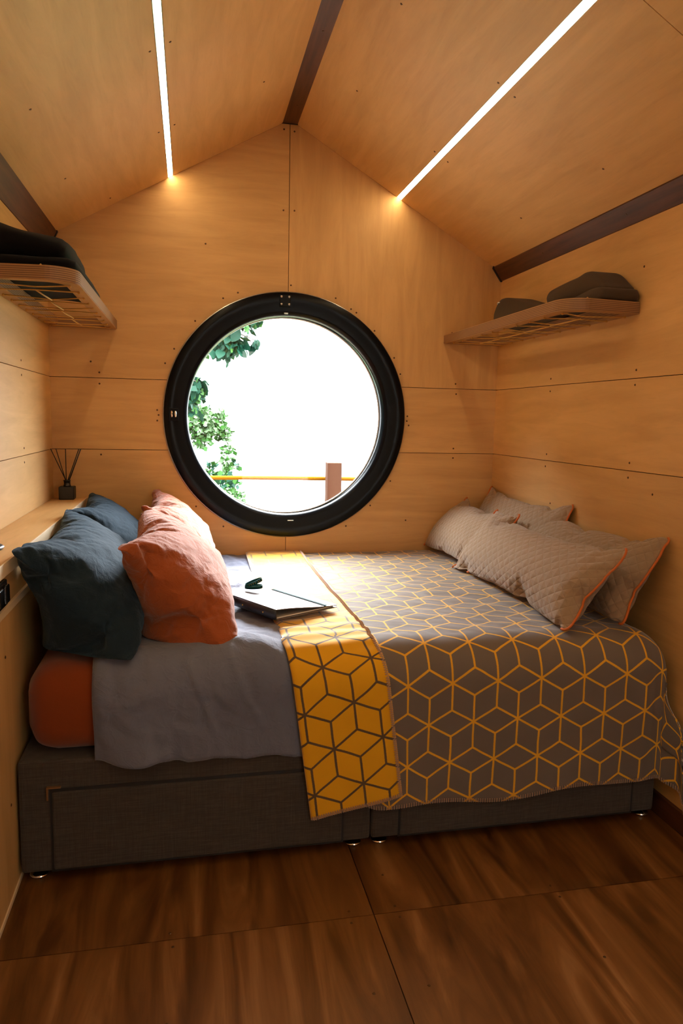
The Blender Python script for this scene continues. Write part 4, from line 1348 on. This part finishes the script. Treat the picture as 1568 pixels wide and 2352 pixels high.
for c, r, n in (((-3.2, 5.6, 2.4), 2.7, 5200), ((-4.8, 4.6, 0.4), 2.4, 3600), ((-2.2, 6.4, -0.8), 1.6, 1800), ((-5.6, 6.6, 3.0), 2.6, 3000), ((-5.2, 2.1, 2.2), 2.4, 5200), ((-8.4, 1.7, 2.6), 2.8, 6000), ((-3.4, 3.2, 1.5), 1.3, 1600)):
    for k in range(n):
        d = rn_.randn(3); d /= np.linalg.norm(d)
        p = np.array(c) + d * r * rn_.rand() ** 0.33
        a = rn_.randn(3); a /= np.linalg.norm(a); b_ = np.cross(a, rn_.randn(3)); b_ /= np.linalg.norm(b_)
        L = rn_.uniform(0.20, 0.42); w_ = L * 0.33; q = len(V)
        V += [p, p + a * L * 0.5 + b_ * w_, p + a * L, p + a * L * 0.5 - b_ * w_]; F.append((q, q + 1, q + 2, q + 3))
unseen_leaf_mass = obj('unseen_leaf_mass', V, F, M['leaf']); unseen_leaf_mass['kind'] = 'stuff'  # unseen leaf clumps, added to block sky light from the right wall
part_under(tree, unseen_leaf_mass)
LV, LF = [], []
for cx, cz, rr, cnt in clusters:
    c = world_on(cx, cz, ty)
    R2 = rr * 2.47
    for k in range(cnt * 2):          # smaller leaves in the thick of each spray
        d = rn_.randn(3) * np.array([0.42, 0.6, 0.42]); p = np.array(c) + d * R2
        a = rn_.randn(3); a[2] -= 0.8; a /= np.linalg.norm(a); b_ = np.cross(a, rn_.randn(3)); b_ /= np.linalg.norm(b_)
        L = rn_.uniform(0.08, 0.15); w_ = L * 0.30; q = len(LV)
        LV += [p, p + a * L * 0.45 + b_ * w_, p + a * L, p + a * L * 0.45 - b_ * w_]; LF.append((q, q + 1, q + 2, q + 3))
    root_p = Vector((-0.7, 5.0, c.z + 0.35))
    mid = root_p.lerp(c, 0.55) + Vector((0, 0, 0.18))
    part_under(tree, tube('branch', [root_p, mid, c], [0.03, 0.016, 0.005], M['bark'], None, 6))
    for k in range(cnt):
        v = Vector((rnd.gauss(0, 0.45), rnd.gauss(0, 0.6), rnd.gauss(0, 0.45)))
        o = bpy.data.objects.new('leaf', rnd.choice(LEAF)); COL.objects.link(o)
        o.location = c + v * R2
        o.rotation_euler = (rnd.uniform(-1.9, -0.4), rnd.uniform(-0.7, 0.7), rnd.uniform(0, 6.28))
        s = rnd.uniform(0.9, 1.45); o.scale = (s, s, s)
        part_under(tree, o)

o = obj('foliage', LV, LF, M['leaf']); o['kind'] = 'stuff'
part_under(tree, o)

def bush_tree(name, label, trunk, blobs, leafL, mats, seed, cat='tree'):
    """farther trees: their leaves are a pixel or two, joined by colour"""
    rn = np.random.RandomState(seed)
    t = empty(name, trunk[0]); tag(t, label, cat)
    part_under(t, tube('trunk', trunk, [0.22, 0.14, 0.05], M['bark'], None, 8))
    for mi, mat in enumerate(mats):
        V, F = [], []
        for (c, r, n) in blobs:
            for k in range(int(n / len(mats))):
                d = rn.randn(3); d /= np.linalg.norm(d)
                p = np.array(c) + d * r * rn.rand() ** 0.45 * np.array([1, 1, 0.85])
                a = rn.randn(3); a /= np.linalg.norm(a); b = np.cross(a, rn.randn(3)); b /= np.linalg.norm(b)
                L = leafL * rn.uniform(0.6, 1.3); w = L * 0.38
                q = len(V)
                V += [p, p + a * L * 0.5 + b * w, p + a * L, p + a * L * 0.5 - b * w]
                F.append((q, q + 1, q + 2, q + 3))
        o = obj('foliage', V, F, mat); o['kind'] = 'stuff'
        part_under(t, o)
def W2(px, pz, y): return tuple(world_on(px, pz, y))
y2 = 12.0
bush_tree('pale_tree', 'pale olive tree beyond the dark green branches outside', [(0.2, y2, -9.3), (0.3, y2, -3.0), (0.5, y2, 1.2)],
          [(W2(0.62, 1.22, y2), 0.38, 420), (W2(0.70, 1.20, y2), 0.30, 260), (W2(0.745, 1.17, y2), 0.16, 90), (W2(0.66, 1.27, y2), 0.22, 90), (W2(0.735, 1.255, y2), 0.12, 50), (W2(0.64, 1.14, y2), 0.22, 120), (W2(0.76, 1.10, y2), 0.15, 50), (W2(0.77, 1.03, y2), 0.18, 70), (W2(0.755, 0.98, y2), 0.14, 60)],
          0.12, [M['leaf3'], M['leaf2']], 4)
y3 = 9.0
bush_tree('round_leaf_shrub', 'bluish green shrub just above the yellow rope outside', [(0.7, y3, -9.2), (0.8, y3, -3.0), (0.95, y3, 0.2)],
          [(W2(0.72, 0.945, y3), 0.20, 110), (W2(0.665, 0.955, y3), 0.15, 50), (W2(0.68, 1.01, y3), 0.10, 24), (W2(0.80, 0.94, y3), 0.07, 16), (W2(0.60, 1.04, y3), 0.07, 14), (W2(0.80, 1.03, y3), 0.06, 12)], 0.13, [M['leaf'], M['leaf2']], 6, 'shrub')
y4 = 20.0
bush_tree('low_shrub', 'faint pale shrub below the yellow rope outside', [(1.9, y4, -9.5), (1.9, y4, -6.0), (1.9, y4, -2.3)],
          [(W2(0.80, 0.865, y4), 0.40, 200), (W2(0.77, 0.90, y4), 0.25, 60)], 0.16, [M['leaf3'], M['leaf2']], 8, 'shrub')

SC.frame_set(1)
